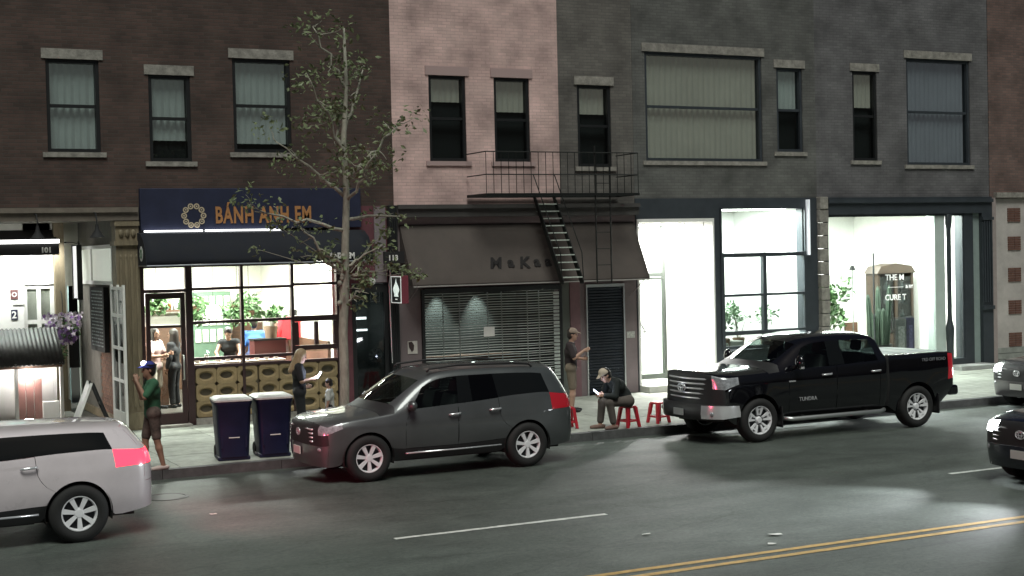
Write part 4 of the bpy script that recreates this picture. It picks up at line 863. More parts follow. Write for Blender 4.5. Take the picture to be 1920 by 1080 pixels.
# ---- pickup truck
def make_truck():
    t = thing('pickup_truck', 'black crew cab pickup truck with chrome grille and grey bed cover', 'truck', (2.58, -1.08, 0))
    pm = paint('black_gloss', (.004, .004, .006), .1, .1)
    def lw(x, z4, W=1.0, z=(.46, .62, .90, 1.10), ins=(.07, .02, 0, .004, .03), bx=None): return low(x, z4, W, z, ins, bx)
    C = []
    C.append(lw(.34, 1.20, .95, (.50, .62, .80, .985), (.04, .01, 0, .01, .05))+[(.18, .72, 1.26), (.12, .5, 1.285), (.1, .25, 1.295), (.095, 0, 1.30)])
    C.append(lw(.62, 1.215)+[(.60, .76, 1.28), (.58, .5, 1.315), (.57, .25, 1.325), (.57, 0, 1.33)])
    C.append(lw(.85, 1.22, 1.01)+[(.85, .77, 1.29), (.85, .5, 1.325), (.85, .25, 1.335), (.85, 0, 1.34)])
    C.append(lw(1.06, 1.23, 1.012)+[(1.06, .78, 1.295), (1.05, .52, 1.335), (1.03, .26, 1.345), (1.03, 0, 1.35)])
    C.append(lw(1.28, 1.24, 1.01)+[(1.28, .80, 1.30), (1.24, .55, 1.34), (1.18, .27, 1.352), (1.16, 0, 1.357)])
    C.append(lw(1.50, 1.255)+[(1.48, .875, 1.31), (1.45, .80, 1.345), (1.32, .40, 1.365), (1.27, 0, 1.37)])
    C.append(lw(1.66, 1.285, bx=1.80)+[(2.20, .80, 1.715), (2.14, .74, 1.785), (2.06, .40, 1.845), (2.03, 0, 1.855)])
    C.append(lw(2.2, 1.295, bx=2.25)+[(2.45, .81, 1.755), (2.43, .745, 1.845), (2.40, .40, 1.89), (2.40, 0, 1.90)])
    C.append(lw(2.72, 1.305, bx=2.72)+[(2.70, .81, 1.765), (2.70, .745, 1.86), (2.70, .40, 1.905), (2.70, 0, 1.915)])
    C.append(lw(2.81, 1.31, bx=2.83)+[(2.81, .81, 1.765), (2.81, .745, 1.862), (2.81, .40, 1.908), (2.81, 0, 1.918)])
    C.append(lw(2.95, 1.315, bx=2.97)+[(2.95, .81, 1.765), (2.95, .745, 1.862), (2.95, .40, 1.908), (2.95, 0, 1.918)])
    C.append(lw(3.5, 1.335, bx=3.46)+[(3.40, .805, 1.76), (3.40, .74, 1.855), (3.40, .40, 1.90), (3.40, 0, 1.91)])
    C.append(lw(3.90, 1.35, bx=3.86)+[(3.74, .795, 1.745), (3.72, .73, 1.83), (3.72, .40, 1.88), (3.72, 0, 1.89)])
    C.append(lw(3.99, 1.36, bx=4.0)+[(3.89, .785, 1.73), (3.84, .715, 1.80), (3.85, .40, 1.845), (3.85, 0, 1.855)])
    C.append(lw(4.025, 1.37, .985, bx=4.03)+[(4.02, .86, 1.40), (4.01, .66, 1.40), (4.01, .38, 1.405), (4.01, 0, 1.405)])
    C.append(lw(4.06, 1.405, bx=4.06)+[(4.06, .90, 1.425), (4.06, .84, 1.425), (4.06, .42, 1.432), (4.06, 0, 1.435)])
    C.append(lw(4.30, 1.405, bx=4.30)+[(4.30, .90, 1.425), (4.30, .84, 1.425), (4.30, .42, 1.432), (4.30, 0, 1.435)])
    for x in (4.54, 4.76, 4.98, 5.22): C.append(lw(x, 1.405, 1.012)+[(x, .90, 1.425), (x, .84, 1.425), (x, .42, 1.432), (x, 0, 1.435)])
    C.append(lw(5.60, 1.405, .985, (.62, .7, .90, 1.10))+[(5.62, .90, 1.42), (5.64, .84, 1.42), (5.65, .42, 1.425), (5.65, 0, 1.43)])
    C.append(lw(5.70, 1.385, .955, (.62, .70, .90, 1.10), (.02, .01, 0, .0, .02))+[(5.71, .87, 1.40), (5.72, .80, 1.405), (5.73, .42, 1.41), (5.73, 0, 1.415)])
    def fc(k, j, p, yt): return (.06+(p[0]-.06)*yt**3.5+(0, -.03, .0, .0, 0)[j], p[1]*yt, p[2]+(.0, 0, .0, .02, 0)[j]*(1-yt))
    def rc(k, j, p, yt): return (p[0]+.05*(1-yt**2), p[1]*yt, p[2])
    def tf(i, j):
        if j == 4 and i in (6, 7): return '*front_window'
        if j == 4 and i in (10, 11): return '*rear_window'
        if j == 4 and i in (8, 9): return '*pillar'
        if j in (6, 7) and i == 5: return 'windscreen'
        if j >= 4 and i < 4: return 'hood'
        if j >= 4 and i == 4: return 'cowl'
        if j in (6, 7) and i == 13: return 'back_screen'
        if i == 5 and j in (4, 5): return '*front_pillar'
        if i == 14: return 'cab_gap'
        if j >= 6 and i >= 15: return 'bed_cover'
        if j >= 5 and 6 <= i < 13: return 'roof'
        if i in (6, 7, 8) and 0 <= j < 4: return '*front_door'
        if i in (9, 10, 11, 12) and 0 <= j < 4 and i < 12: return '*rear_door'
        if j == 3 and i == 0: return '*headlight'
        if i == 21 and j in (2, 3): return '*tail_light'
        if i >= 15: return '*bed_side'
        return '*front_fender' if i < 6 else '*cab_corner'
    def tc(end, k, j):
        if end == 'F':
            if j == 3 and k == 0: return '*headlight'
            if j in (2, 3): return 'grille_backing'
            return 'front_valance'
        return 'tailgate'
    def cr(a, b_, e):
        if a[0] == 's' and b_[0] == 's' and len(a) == 4 and len(b_) == 4:
            if a[3] == b_[3] and a[3] in (3, 4): return .55
            if a[3] == b_[3] and a[3] == 5: return .5
            if a[2] == b_[2] and a[2] in (13, 14, 15, 22): return .7
        if a[0] == 's' and b_[0] == 's' and a[-2 if len(a) == 4 else 1] == b_[-2 if len(b_) == 4 else 1] and a[-2 if len(a) == 4 else 1] in (0, 13, 14, 15, 22): return .6
        return .12
    cage(C, fc, rc, 4, 4, [(1, 1.06, .41, .48), (16, 4.76, .41, .48)], tf, tc, cr, t,
        dict(body=pm, front_window=G_car, rear_window=glass('smoked_glass', (.10, .12, .12), .02), windscreen=glass('clear_windscreen', (.8, .88, .86), .02), back_screen=glass('back_glass', (.6, .68, .66), .02), pillar=M_priv, cowl=M_plast, headlight=M_lens, tail_light=M_red, grille_backing=M_plast, cab_gap=M_under, bed_cover=mat('bed_cover_vinyl', (.20, .235, .225), .5, bump=.1, bscale=50), front_valance=M_plast),
        dict(front_door=.007, rear_door=.007, hood=.006, tailgate=.006, headlight=.003, tail_light=.003, bed_cover=.008))
    for x in (1.06, 4.76):
        for s in (-1, 1): wheel(t, x, s*.87, .405, .275, s, 'truck', .27); arch_liner(t, x, .41, .475, s*.99, s*.55)
    MB().box(.4, 5.6, -.55, .55, .36, .6).box(1.6, 4.0, -.88, .88, .40, .62).build('underbody', M_under, t, world=False)
    # chrome / black front bumper
    bp = MB(); ys = np.linspace(-.96, .96, 17); vs = []
    for y in ys:
        x = -.02+.30*abs(y/.96)**3.5; vs += [(x+.12, y, .42), (x, y, .44), (x-.02, y, .56), (x+.0, y, .70), (x+.12, y, .73)]
    bp.add(vs, [(i*5+j, i*5+j+1, (i+1)*5+j+1, (i+1)*5+j) for i in range(16) for j in range(4)]); f = bp.build('front_bumper', M_plast, t, True, world=False)
    for s in (-1, 1):
        c = MB(); vs = []
        for y in np.linspace(.62, .965, 7):
            x = -.035+.30*abs(y/.96)**3.5; vs += [(x+.0, s*y, .47), (x-.012, s*y, .56), (x, s*y, .71)]
        vs += [(.62, s*1.005, .50), (.62, s*1.008, .58), (.60, s*1.0, .70)]
        c.add(vs, [(i*3+j, i*3+j+1, (i+1)*3+j+1, (i+1)*3+j) for i in range(7) for j in range(2)]); cc = c.build('bumper_corner', M_chrome, t, True, world=False)
        MB().ball((.13, s*.80, .56), (.03, .055, .045), 12, 8).build('fog_lamp', M_lens, cc, True, world=False)
        m_ = MB().ball((1.86, s*1.13, 1.42), (.07, .11, .13), 14, 10).build('wing_mirror', pm, t, True, world=False)
        MB().box(1.83, 1.9, s*1.12-.1, s*1.12+.1, 1.30, 1.345).build('mirror_chrome', M_chrome, m_, bevel=.01, world=False); MB().box(1.83, 1.9, min(s*.9, s*1.1), max(s*.9, s*1.1), 1.30, 1.35).build('mirror_arm', M_plast, m_, world=False)
        for x in (2.58, 3.74):
            h = tubeline([(x-.11, s*1.0, 1.145), (x-.08, s*1.035, 1.15), (x+.08, s*1.035, 1.155), (x+.11, s*1.0, 1.16)], .02, 'door_handle', M_chrome, t)
        tubeline([(1.60, s*.96, .40), (1.75, s*1.04, .385), (3.8, s*1.04, .385), (3.95, s*.96, .40)], .04, 'step_bar', M_alu, t, 10)
        for x in (2.0, 3.5): MB().box(x, x+.06, min(s*.7, s*1.0), max(s*.7, s*1.0), .39, .43).build('step_bracket', M_under, t, world=False)
        for x in (1.53, 5.27): MB().box(x, x+.02, s*.88-.13, s*.88+.13, .24, .62).build('mud_flap', M_plast, t, world=False)
        MB().box(5.60, 5.84, min(s*.3, s*.96), max(s*.3, s*.96), .56, .76).build('rear_bumper', pm, t, bevel=.05, world=False)
    for k in range(5):
        z = .82+k*.088; MB().tube([(.075+.16*abs(y/.7)**3-.02, y, z) for y in np.linspace(-.70, .70, 11)], .02, 6).build('grille_bar', M_chrome, t, True, world=False)
    em = MB()
    for (a, c, dz) in ((.12, .08, 0), (.042, .07, 0), (.105, .03, .016)): em.tube([(.025, a*math.cos(q), 1.0+dz+c*math.sin(q)) for q in np.linspace(0, 2*math.pi, 21)], .012, 6, False)
    em.build('emblem', M_chrome, t, True, world=False)
    MB().box(-.06, -.045, -.155, .155, .50, .62).build('number_plate', mat('plate_dim', (.3, .3, .3), .5), t, world=False)
    MB().box(1.3, 1.62, -.82, .82, .9, 1.32).build('dashboard', M_plast, t, bevel=.05, world=False)
    seats(t, [(2.15, -.42), (2.15, .42), (3.05, -.45), (3.05, .45)], .55, .92)
    MB().lathe([(.18, 0), (.195, .013), (.21, 0), (.195, -.013)], (1.82, -.42, 1.25), 18, 'x', True).build('steering_wheel', M_plast, t, True, world=False)
    MB().box(1.98, 2.02, -.13, .13, 1.68, 1.75).build('rear_view_mirror', M_plast, t, world=False)
    for x in (4.55, 5.1): MB().box(x-.006, x+.006, -.84, .84, 1.438, 1.445).build('cover_seam', mat('cover_seam', (.32, .36, .35), .5), t, world=False)
    text_obj('badge', 'TUNDRA', .1, M_chrome, t, (1.92, -1.012, .70), ext=.004, world=False); text_obj('badge', 'TRD OFF ROAD', .085, mat('badge_grey', (.25, .25, .27), .4), t, (4.85, -1.017, 1.27), ext=.002, world=False)
    MB().box(1.7, 1.85, -1.018, -1.008, 1.06, 1.085).build('badge', M_chrome, t, world=False)
    return t
truck = make_truck()
white_car = make_suv('moving_car', 'white car with red tail lights lit driving away past the bins', (-12.55, -3.75, 0), paint('white_pearl', (.62, .56, .58), .0, .3), tail_on=True, hs=.66)
for s in (-1, 1): spot_light('tail_glow', wl3(white_car, (4.83, s*.78, .98)), wl3(white_car, (8, s*.78+.5, .8)), 110, (1, .07, .16), R(150), 1., .1, white_car)
dark_car = make_suv('moving_car', 'dark navy car with blazing headlights driving in the lane beside the yellow lines', (3.55, -8.25, 0), paint('dark_navy', (.012, .015, .03), .3, .25), head_on=True, hs=.66, hp=900)
park_car = make_suv('parked_car', 'grey car with bright headlights parked behind the pickup', (10.75, -1.15, 0), paint('dull_grey', (.09, .085, .09), .4, .3), head_on=True, hs=.66, hp=260)
# ------------------------------------------------------------------ plants
def leaf_cloud(b, c, r, n, size, rs, flat=.3, up=0.):
    """n small folded leaves spread through an ellipsoid volume"""
    for _ in range(n):
        while True:
            p = Vector((rs.uniform(-1, 1), rs.uniform(-1, 1), rs.uniform(-1, 1)))
            if p.length < 1: break
        q = Vector((c[0]+p.x*r[0], c[1]+p.y*r[1], c[2]+p.z*r[2]))
        leaf(b, q, Vector((rs.uniform(-1, 1), rs.uniform(-1, 1), rs.uniform(-1, .4)+up)), size*rs.uniform(.6, 1.3), rs)
def leaf(b, q, d, s, rs):
    d.normalize(); a = d.cross(Vector((rs.uniform(-1, 1), rs.uniform(-1, 1), rs.uniform(-1, 1)))).normalized(); u = a.cross(d)
    b.add([q, q+d*s*.5+a*s*.26+u*s*.08, q+d*s, q+d*s*.5-a*s*.26+u*s*.08], [(0, 1, 2), (0, 2, 3)])
def leafmat(name, c, tr=.25):
    m = mat(name, c, .55, var=.35, vscale=9)
    b = m.node_tree.nodes['Principled BSDF']; b.inputs['Subsurface Weight'].default_value = 0; b.inputs['Transmission Weight'].default_value = 0
    return m
M_leaf = leafmat('tree_leaf', (.15, .185, .09)); M_leaf2 = leafmat('indoor_leaf', (.07, .14, .05)); M_bark = mat('tree_bark', (.31, .30, .245), .9, var=.4, vscale=9, bump=.6, bscale=25, stretch=(1, 1, .35))
rs = random.Random(11)
M_bot = [mat('bottle_'+n_, c_, .2) for n_, c_ in (('green', (.03, .1, .04)), ('amber', (.2, .08, .02)), ('clear', (.5, .52, .5)))]
def limb(b, p0, p1, r0, r1, n=6, wob=.04, k=7):
    p0, p1 = Vector(p0), Vector(p1); pts = []; rr = []
    for i in range(n+1):
        f_ = i/n; w_ = wob*math.sin(f_*math.pi); pts.append(p0.lerp(p1, f_)+Vector((rs.uniform(-w_, w_), rs.uniform(-w_, w_), rs.uniform(-w_, w_)))); rr.append(r0+(r1-r0)*f_)
    b.tube(pts, rr, k); return pts
TX, TY = -3.22, .95
T = thing('street_tree', 'slim street tree with pale bark and sparse leaves by the parked suv', 'tree', (TX, TY, SZ))
b = MB()
tk = [(TX+.01, TY, .1), (TX-.02, TY, .25), (TX, TY, .7), (TX+.03, TY+.01, 1.4), (TX+.02, TY, 2.2), (TX+.07, TY, 3.0), (TX+.1, TY, 3.7), (TX+.14, TY-.02, 4.6), (TX+.12, TY, 5.6), (TX+.2, TY, 6.6), (TX+.18, TY, 7.6)]
b.tube(tk, [.13, .1, .088, .085, .08, .085, .07, .06, .05, .035, .02], 12)
for k in range(6): b.ball((TX+rs.uniform(-.07, .1), TY-.05, rs.uniform(2.2, 3.9)), (.045, .045, .05), 8, 6)
crown = MB(); tips = []
BR = [((.09, 0, 3.35), (-.75, -.1, 4.05)), ((.09, 0, 3.35), (.75, -.2, 3.75)), ((.07, 0, 3.1), (.55, .1, 3.45)), ((.06, 0, 2.7), (.35, -.15, 2.95)), ((.07, 0, 3.2), (-.4, .15, 3.55)),
      ((.12, 0, 4.0), (-1.6, -.2, 4.35)), ((.12, 0, 4.2), (1.3, .1, 4.25)), ((.12, 0, 4.6), (-1.0, .4, 5.6)), ((.13, 0, 4.9), (1.1, -.3, 5.9)), ((.12, 0, 5.3), (-.7, -.5, 6.7)), ((.15, 0, 5.8), (.7, .4, 7.0)), ((.13, 0, 5.2), (.2, .7, 6.4)), ((.12, 0, 4.5), (.4, -.8, 5.3)), ((.2, 0, 6.5), (-.4, 0, 7.6))]
for (p, q) in BR:
    p = (TX+p[0], TY+p[1], p[2]); q = (TX+q[0], TY+q[1], q[2]); L = (Vector(q)-Vector(p)).length
    pts = limb(b, p, q, .03 if L < 1 else .038, .01, 7, .07)
    for f_ in (3, 4, 5, 6, 7):
        d = Vector((rs.uniform(-1, 1), rs.uniform(-.8, .8), rs.uniform(-.5, .7)))*(.18+.16*L); e = pts[f_]+d; limb(b, pts[f_], e, .012, .004, 4, .03, 5); tips.append((e, L))
b.build('trunk', M_bark, T, True)
for e, L in tips:
    hi = e.z > 4.6
    leaf_cloud(crown, e, (.24, .22, .17) if not hi else (.36, .34, .28), 11 if not hi else 34, .11, rs)
for c, n_ in (((TX-.3, TY, 3.62), 60), ((TX+.42, TY-.1, 3.1), 70), ((TX+.85, TY, 3.98), 40), ((TX+1.45, TY, 3.2), 46), ((TX+1.2, TY, 3.3), 36), ((TX-1.2, TY, 4.15), 40), ((TX-1.5, TY, 3.7), 12), ((TX+.55, TY, 3.55), 34), ((TX+.9, TY-.1, 3.35), 30)):
    limb(b := MB(), (TX+.08, TY, 3.2), c, .012, .004, 5, .05, 5); b.build('twig', M_bark, T, True); leaf_cloud(crown, c, (.17, .16, .12), n_, .105, rs)
crown.build('crown', M_leaf, T)
tp = MB().box(-.5, .5, -.5, .5, 0, .012).build('tree_pit', mat('tree_pit_soil', (.045, .035, .025), .95, var=.4, vscale=12, bump=.5, bscale=30)); tp.location = (TX, TY, .152); struct(tp)
def pot_plant(x, y, z, r, h, n, label, leafm=None, size=.16, pot=True, seed=1, group=None):
    t = thing('potted_plant', label, 'plant', (x, y, z), 0, group); r2 = random.Random(seed)
    if pot: MB().lathe([(.001, .0), (.12, 0), (.16, .26), (.15, .26), (.14, .22), (.001, .22)], n=16).build('pot', mat('clay_pot', (.3, .2, .14), .8, var=.2), t, 40, world=False)
    st = MB(); lf = MB()
    for k in range(7):
        e = Vector((r2.uniform(-.7, .7)*r, r2.uniform(-.7, .7)*r, .3+h*r2.uniform(.5, 1))); st.tube([(0, 0, .2), (e.x*.4, e.y*.4, e.z*.5), e], [.012, .009, .004], 5)
        leaf_cloud(lf, e, (r*.5, r*.5, h*.22), n//7, size, r2, up=.4)
    st.build('stem', M_bark, t, world=False); lf.build('foliage', leafm or M_leaf2, t, world=False)
    return t
# ------------------------------------------------------------------ restaurant interior
for k, (x, y, lb) in enumerate([(-4.6, 7.0, 'long ceiling light over the restaurant door end'), (-2.6, 7.0, 'long ceiling light over the window counter in the restaurant'), (-3.6, 9.8, 'ceiling light at the back of the restaurant')]):
    ceiling_lamp(x, y, 3.73, 1.4, .5, 400, (1, .975, .93), lb, None, 25)
t = thing('paper_lantern', 'round glowing paper lantern hanging among the leaves in the restaurant', 'lantern', (-3.67, 8.0, 2.38))
MB().ball((0, 0, 0), (.17, .17, .16), 18, 12).build('globe', emis('lantern_glow', (1, .98, .92), 14), t, True, world=False); MB().tube([(0, 0, .15), (0, 0, 1.36)], .006, 5).build('cord', M_black, t, world=False)
def hang_plant(x, y, z, r, n, label, seed):
    t = thing('hanging_plant', label, 'plant', (x, y, z), 0, 'plants hanging in the restaurant'); r2 = random.Random(seed)
    MB().lathe([(.001, -.12), (.11, -.1), (.15, .02), (.14, .02), (.001, -.06)], n=14).build('basket', M_wood, t, 40, world=False)
    top = 3.74-z
    MB().tube([(0, 0, 0), (0, 0, top)], .006, 5).build('cord', M_black, t, world=False)
    lf = MB()
    for _ in range(5): leaf_cloud(lf, (r2.uniform(-.5, .5)*r, r2.uniform(-.3, .3)*r, r2.uniform(-.5, .4)*r), (r*.5, r*.5, r*.4), n//5, .15, r2)
    lf.build('foliage', M_leaf2, t, world=False)
hang_plant(-4.02, 8.3, 2.5, .45, 300, 'leafy hanging plant left of the paper lantern', 3); hang_plant(-3.1, 8.1, 2.5, .5, 330, 'leafy hanging plant right of the paper lantern', 4); hang_plant(-4.98, 7.7, 2.55, .38, 260, 'leafy hanging plant behind the restaurant door', 5)
hang_plant(-2.4, 9.6, 2.3, .35, 180, 'small hanging plant by the green partition', 6)
t = thing('window_counter', 'long wooden counter with pale top inside the restaurant window', 'counter', (-3.6, 6.6, .4))
MB().box(-4.55, -2.55, 6.38, 6.82, 1.34, 1.38).build('top', mat('pale_counter', (.5, .44, .36), .4), t); MB().box(-4.5, -2.6, 6.45, 6.75, .4, 1.34).build('front', M_wood, t)
M_china = mat('white_china', (.8, .8, .78), .25)
for k in range(9):
    x = -4.4+k*.21+rs.uniform(-.03, .03); h = rs.choice((.06, .1, .16))
    nm, lb = ('bowl', 'white china bowl on the restaurant window counter') if h < .15 else ('jar', 'tall white jar on the restaurant window counter')
    o = MB().lathe([(.001, 0), (.04, 0), (.07 if h < .15 else .045, h), (.06 if h < .15 else .035, h), (.001, .02)], n=14).build(nm, M_china, None, 40); o.location = (x, 6.58+rs.uniform(-.08, .08), 1.38); tag(o, lb, nm, nm+'s on the window counter')
def table(x, y, label):
    t = thing('dining_table', label, 'table', (x, y, .4), 0, 'restaurant tables')
    MB().box(-.4, .4, -.35, .35, .72, .76).build('top', M_wood, t, bevel=.01, world=False)
    for sx in (-.34, .34):
        for sy in (-.29, .29): MB().box(sx-.025, sx+.025, sy-.025, sy+.025, 0, .72).build('leg', M_black, t, world=False)
def chair(x, y, rz, label):
    t = thing('dining_chair', label, 'chair', (x, y, .4), rz, 'restaurant chairs')
    MB().box(-.2, .2, -.2, .2, .43, .46).build('seat', M_wood, t, bevel=.01, world=False)
    MB().box(.17, .2, -.2, .2, .66, .9).build('backrest', M_wood, t, bevel=.01, world=False)
    for sx, h in ((-.18, .43), (.185, .9)):
        for sy in (-.18, .18): MB().box(sx-.015, sx+.015, sy-.015, sy+.015, 0, h-.002).build('leg', M_black, t, world=False)
t = thing('bench_seat', 'dark high backed bench behind the restaurant door', 'bench', (-5.0, 7.9, .4)); MB().box(-5.5, -4.75, 7.85, 8.3, .4, .85).build('seat', M_black, t); MB().box(-5.5, -4.75, 7.78, 7.85, .4, 1.35).build('backrest', M_wood, t)
table(-4.3, 8.9, 'small table behind the restaurant door'); table(-3.0, 8.9, 'small table under the right hanging plant'); table(-2.0, 7.6, 'small table behind the narrow restaurant window')
chair(-3.55, 8.9, math.pi, 'dark chair on the lantern side of the middle table'); chair(-2.45, 9.0, 0, 'dark chair near the green partition'); chair(-1.9, 8.3, 1.57, 'dark chair behind the narrow restaurant window table')
t = thing('drinks_cabinet', 'dark low cabinet with red sides behind the restaurant glass', 'cabinet', (-2.75, 7.2, .4)); MB().box(-3.05, -2.35, 7.0, 7.4, .4, 1.75).build('carcass', mat('red_brown', (.12, .03, .03), .5), t); MB().box(-3.07, -2.33, 6.98, 7.42, 1.75, 1.79).build('top', M_black, t)
t = pot_plant(-2.62, 7.2, 1.79, .22, .3, 120, 'bushy potted plant on the low red cabinet', seed=9)
t = thing('red_jacket', 'red jacket hanging on a hook at the right of the restaurant', 'jacket', (-1.72, 8.6, 1.95))
MB().prism([(-.24, -.3), (.24, -.3), (.26, .12), (.12, .24), (-.12, .24), (-.26, .12)], 'y', -.06, .06).build('torso', mat('red_cloth', (.6, .03, .04), .8, var=.2), t, bevel=.03, world=False)
for s in (-1, 1): MB().tube([(s*.22, 0, .14), (s*.3, 0, -.1), (s*.29, 0, -.32)], [.07, .065, .055], 8).build('sleeve', MATS['red_cloth'], t, True, world=False)
MB().tube([(0, 0, .24), (0, .04, .32), (.22, .04, .34)], .008, 5).build('hanger_hook', M_black, t, world=False)
MB().box(-1.72, -1.56, 8.6, 8.68, 2.2, 2.34).build('coat_rail', M_black, BL)
# ------------------------------------------------------------------ wheeled bins
M_bin = mat('blue_bin_plastic', (.004, .0075, .036), .5, var=.2, vscale=4, bump=.08, bscale=60); M_lid = mat('bin_lid_plastic', (.5, .51, .49), .45, var=.3, vscale=5)
def wbin(x, y, rz, label):
    t = thing('wheeled_bin', label, 'bin', (x, y, SZ), rz, 'blue wheeled bins at the kerb')
    b = MB(); lv = [(0.06, .25, .27), (.5, .275, .30), (.92, .295, .33), (.96, .315, .35), (1.0, .315, .35)]; vs = []
    def ring(z, a, c, q=.07):
        o = []
        for (sx, sy, a0) in ((1, 1, 0), (-1, 1, 90), (-1, -1, 180), (1, -1, 270)):
            for k in range(4): an = R(a0+30*k); o.append((sx*(a-q)+q*math.cos(an), sy*(c-q)+q*math.sin(an), z))
        return o
    for (z, a, c) in lv: vs += ring(z, a, c)
    n_ = 16; b.add(vs, [(i*n_+k, i*n_+(k+1) % n_, (i+1)*n_+(k+1) % n_, (i+1)*n_+k) for i in range(len(lv)-1) for k in range(n_)]); b.add(ring(.06, .25, .27), [tuple(range(n_))])
    b.build('body', M_bin, t, 45, world=False)
    l_ = MB(); vs = ring(1.003, .325, .36)+ring(1.03, .325, .36)+ring(1.065, .27, .30); l_.add(vs, [(i*n_+k, i*n_+(k+1) % n_, (i+1)*n_+(k+1) % n_, (i+1)*n_+k) for i in range(2) for k in range(n_)]+[tuple(2*n_+k for k in range(n_))])
    l_.build('lid', M_lid, t, 40, world=False)
    MB().tube([(-.22, .36, .98), (-.22, .42, 1.02), (.22, .42, 1.02), (.22, .36, .98)], .018, 8).build('handle', M_bin, t, True, world=False)
    for sx in (-1, 1): MB().lathe([(.001, -.04), (.1, -.04), (.115, -.025), (.115, .025), (.1, .04), (.001, .04)], (sx*.23, .26, .115), 18, 'x').build('wheel', M_tyre, t, 40, world=False)
    MB().tube([(-.26, .26, .115), (.26, .26, .115)], .012, 6).build('axle', M_steel, t, world=False)
    MB().box(-.09, .09, -.299, -.288, .385, .4).build('label_bar', M_wht, t, world=False)
    for sx in (-1, 1): MB().box(sx*.2-.012, sx*.2+.012, -.322, -.25, .2, .9, Matrix.Rotation(R(-3.7), 4, 'X')).build('rib', M_bin, t, world=False)
    MB().box(-.27, .27, -.25, .22, 0, .07).build('foot', M_bin, t, bevel=.02, world=False)
    return t
wbin(-5.36, .62, R(-8), 'blue wheeled bin standing apart from the parked suv'); wbin(-4.66, .62, R(-5), 'blue wheeled bin tucked against the front of the parked suv')
# ------------------------------------------------------------------ red plastic stools
M_stool = mat('red_plastic', (.42, .014, .028), .4, var=.1, vscale=5)
def stool(x, y, rz, label):
    t = thing('plastic_stool', label, 'stool', (x, y, SZ), rz, 'red plastic stools on the pavement')
    MB().lathe([(.001, .405), (.1, .402), (.155, .41), (.165, .405), (.165, .37), (.155, .37), (.15, .395), (.001, .392)], n=4).build('seat', M_stool, t, bevel=.012, world=False).rotation_euler = (0, 0, R(45))
    for sx in (-1, 1):
        for sy in (-1, 1):
            b = MB(); vs = []
            for (z, o, w_) in ((.385, .095, .034), (.0, .15, .026)):
                for (dx, dy) in ((-1, -1), (1, -1), (1, 1), (-1, 1)): vs.append((sx*o+dx*w_, sy*o+dy*w_, z))
            b.add(vs, [(0, 1, 5, 4), (1, 2, 6, 5), (2, 3, 7, 6), (3, 0, 4, 7), (4, 5, 6, 7), (0, 3, 2, 1)]); b.build('leg', M_stool, t, bevel=.008, world=False)
    for s in (-1, 1):
        MB().box(-.115, .115, s*.134-.012, s*.134+.012, .11, .145).build('stretcher', M_stool, t, world=False); MB().box(s*.134-.012, s*.134+.012, -.115, .115, .11, .145).build('stretcher', M_stool, t, world=False)
    return t
stool(2.28, .3, R(12), 'red plastic stool under the seated man'); stool(3.12, .55, R(8), 'empty red plastic stool in front of the pickup grille'); stool(1.25, .85, R(-10), 'red plastic stool half hidden behind the tail of the parked suv')
# ------------------------------------------------------------------ A-frame board
t = thing('a_frame_sign', 'folding a-frame pavement sign with pale face and dark back legs', 'sign', (-7.0, 4.4, SZ), R(-94))
Mf = Matrix.Translation((0, -.45, 0)) @ Matrix.Rotation(R(-21), 4, 'X'); Mb_ = Matrix.Translation((0, .45, 0)) @ Matrix.Rotation(R(21), 4, 'X')
MB().box(-.3, .3, -.012, .012, .22, 1.18, Mf).build('board', mat('board_white', (.62, .63, .62), .5, var=.15, vscale=6), t, world=False)
for s in (-1, 1):
    MB().box(s*.31-.02, s*.31+.02, -.02, .02, 0, 1.22, Mf).build('leg', M_wht, t, world=False); MB().box(s*.27-.018, s*.27+.018, -.02, .02, 0, 1.22, Mb_).build('leg', M_blackm, t, world=False)
MB().box(-.25, .25, -.015, .015, .3, .34, Mb_).build('crossbar', M_blackm, t, world=False); MB().box(-.25, .25, -.015, .015, .75, .79, Mb_).build('crossbar', M_blackm, t, world=False)
# ------------------------------------------------------------------ corrugated stall
t = thing('corrugated_shelter', 'low shelter with dark corrugated roof and a blazing lamp under it', 'shelter', (-7.6, 9.3, SZ))
b = MB(); vs = []; n_ = 96
for k in range(n_+1):
    x = -8.9+2.15*k/n_; dz = .018*math.sin(k*2*math.pi/4.0)
    vs += [(x, 8.72, 1.36+dz), (x, 9.25, 1.76+dz), (x, 9.75, 2.12+dz)]
b.add(vs, [(3*k+j, 3*k+3+j, 3*k+4+j, 3*k+1+j) for k in range(n_) for j in range(2)])
o = b.build('roof_sheet', mat('corrugated_dark', (.09, .088, .085), .5, .3, var=.3, vscale=6), t, True); sm = o.modifiers.new('s', 'SOLIDIFY'); sm.thickness = .008
for (x, y, h) in ((-6.82, 8.8, 1.4), (-8.8, 8.8, 1.4), (-6.82, 9.65, 2.02), (-8.8, 9.65, 2.02), (-7.75, 8.8, 1.4)): MB().box(x-.035, x+.035, y-.035, y+.035, SZ, h).build('post', M_wht, t)
MB().box(-8.85, -6.8, 9.66, 9.7, SZ, 2.0).build('back_panel', M_wht, t); 
for k in range(3): MB().box(-7.7+k*.17, -7.545+k*.17, 8.98, 9.01, .2, 1.06).build('brown_board', mat('brown_boards', (.13, .06, .05), .6, var=.25, vscale=5), t)
MB().box(-7.2, -6.86, 8.9, 9.2, SZ, .55).build('white_box', M_wht, t)
MB().prism([(8.74, 1.36), (8.76, 1.3), (8.8, 1.36)], 'x', -8.85, -6.8).build('eave_board', M_wood, t)
MB().ball((-7.5, 8.8, 1.16), (.1, .1, .1), 14, 10).build('bulb', emis('stall_bulb', (1, .96, .92), 120), t, True); MB().tube([(-7.5, 8.8, 1.24), (-7.5, 8.8, 1.42)], .012, 6).build('lamp_cord', M_black, t)
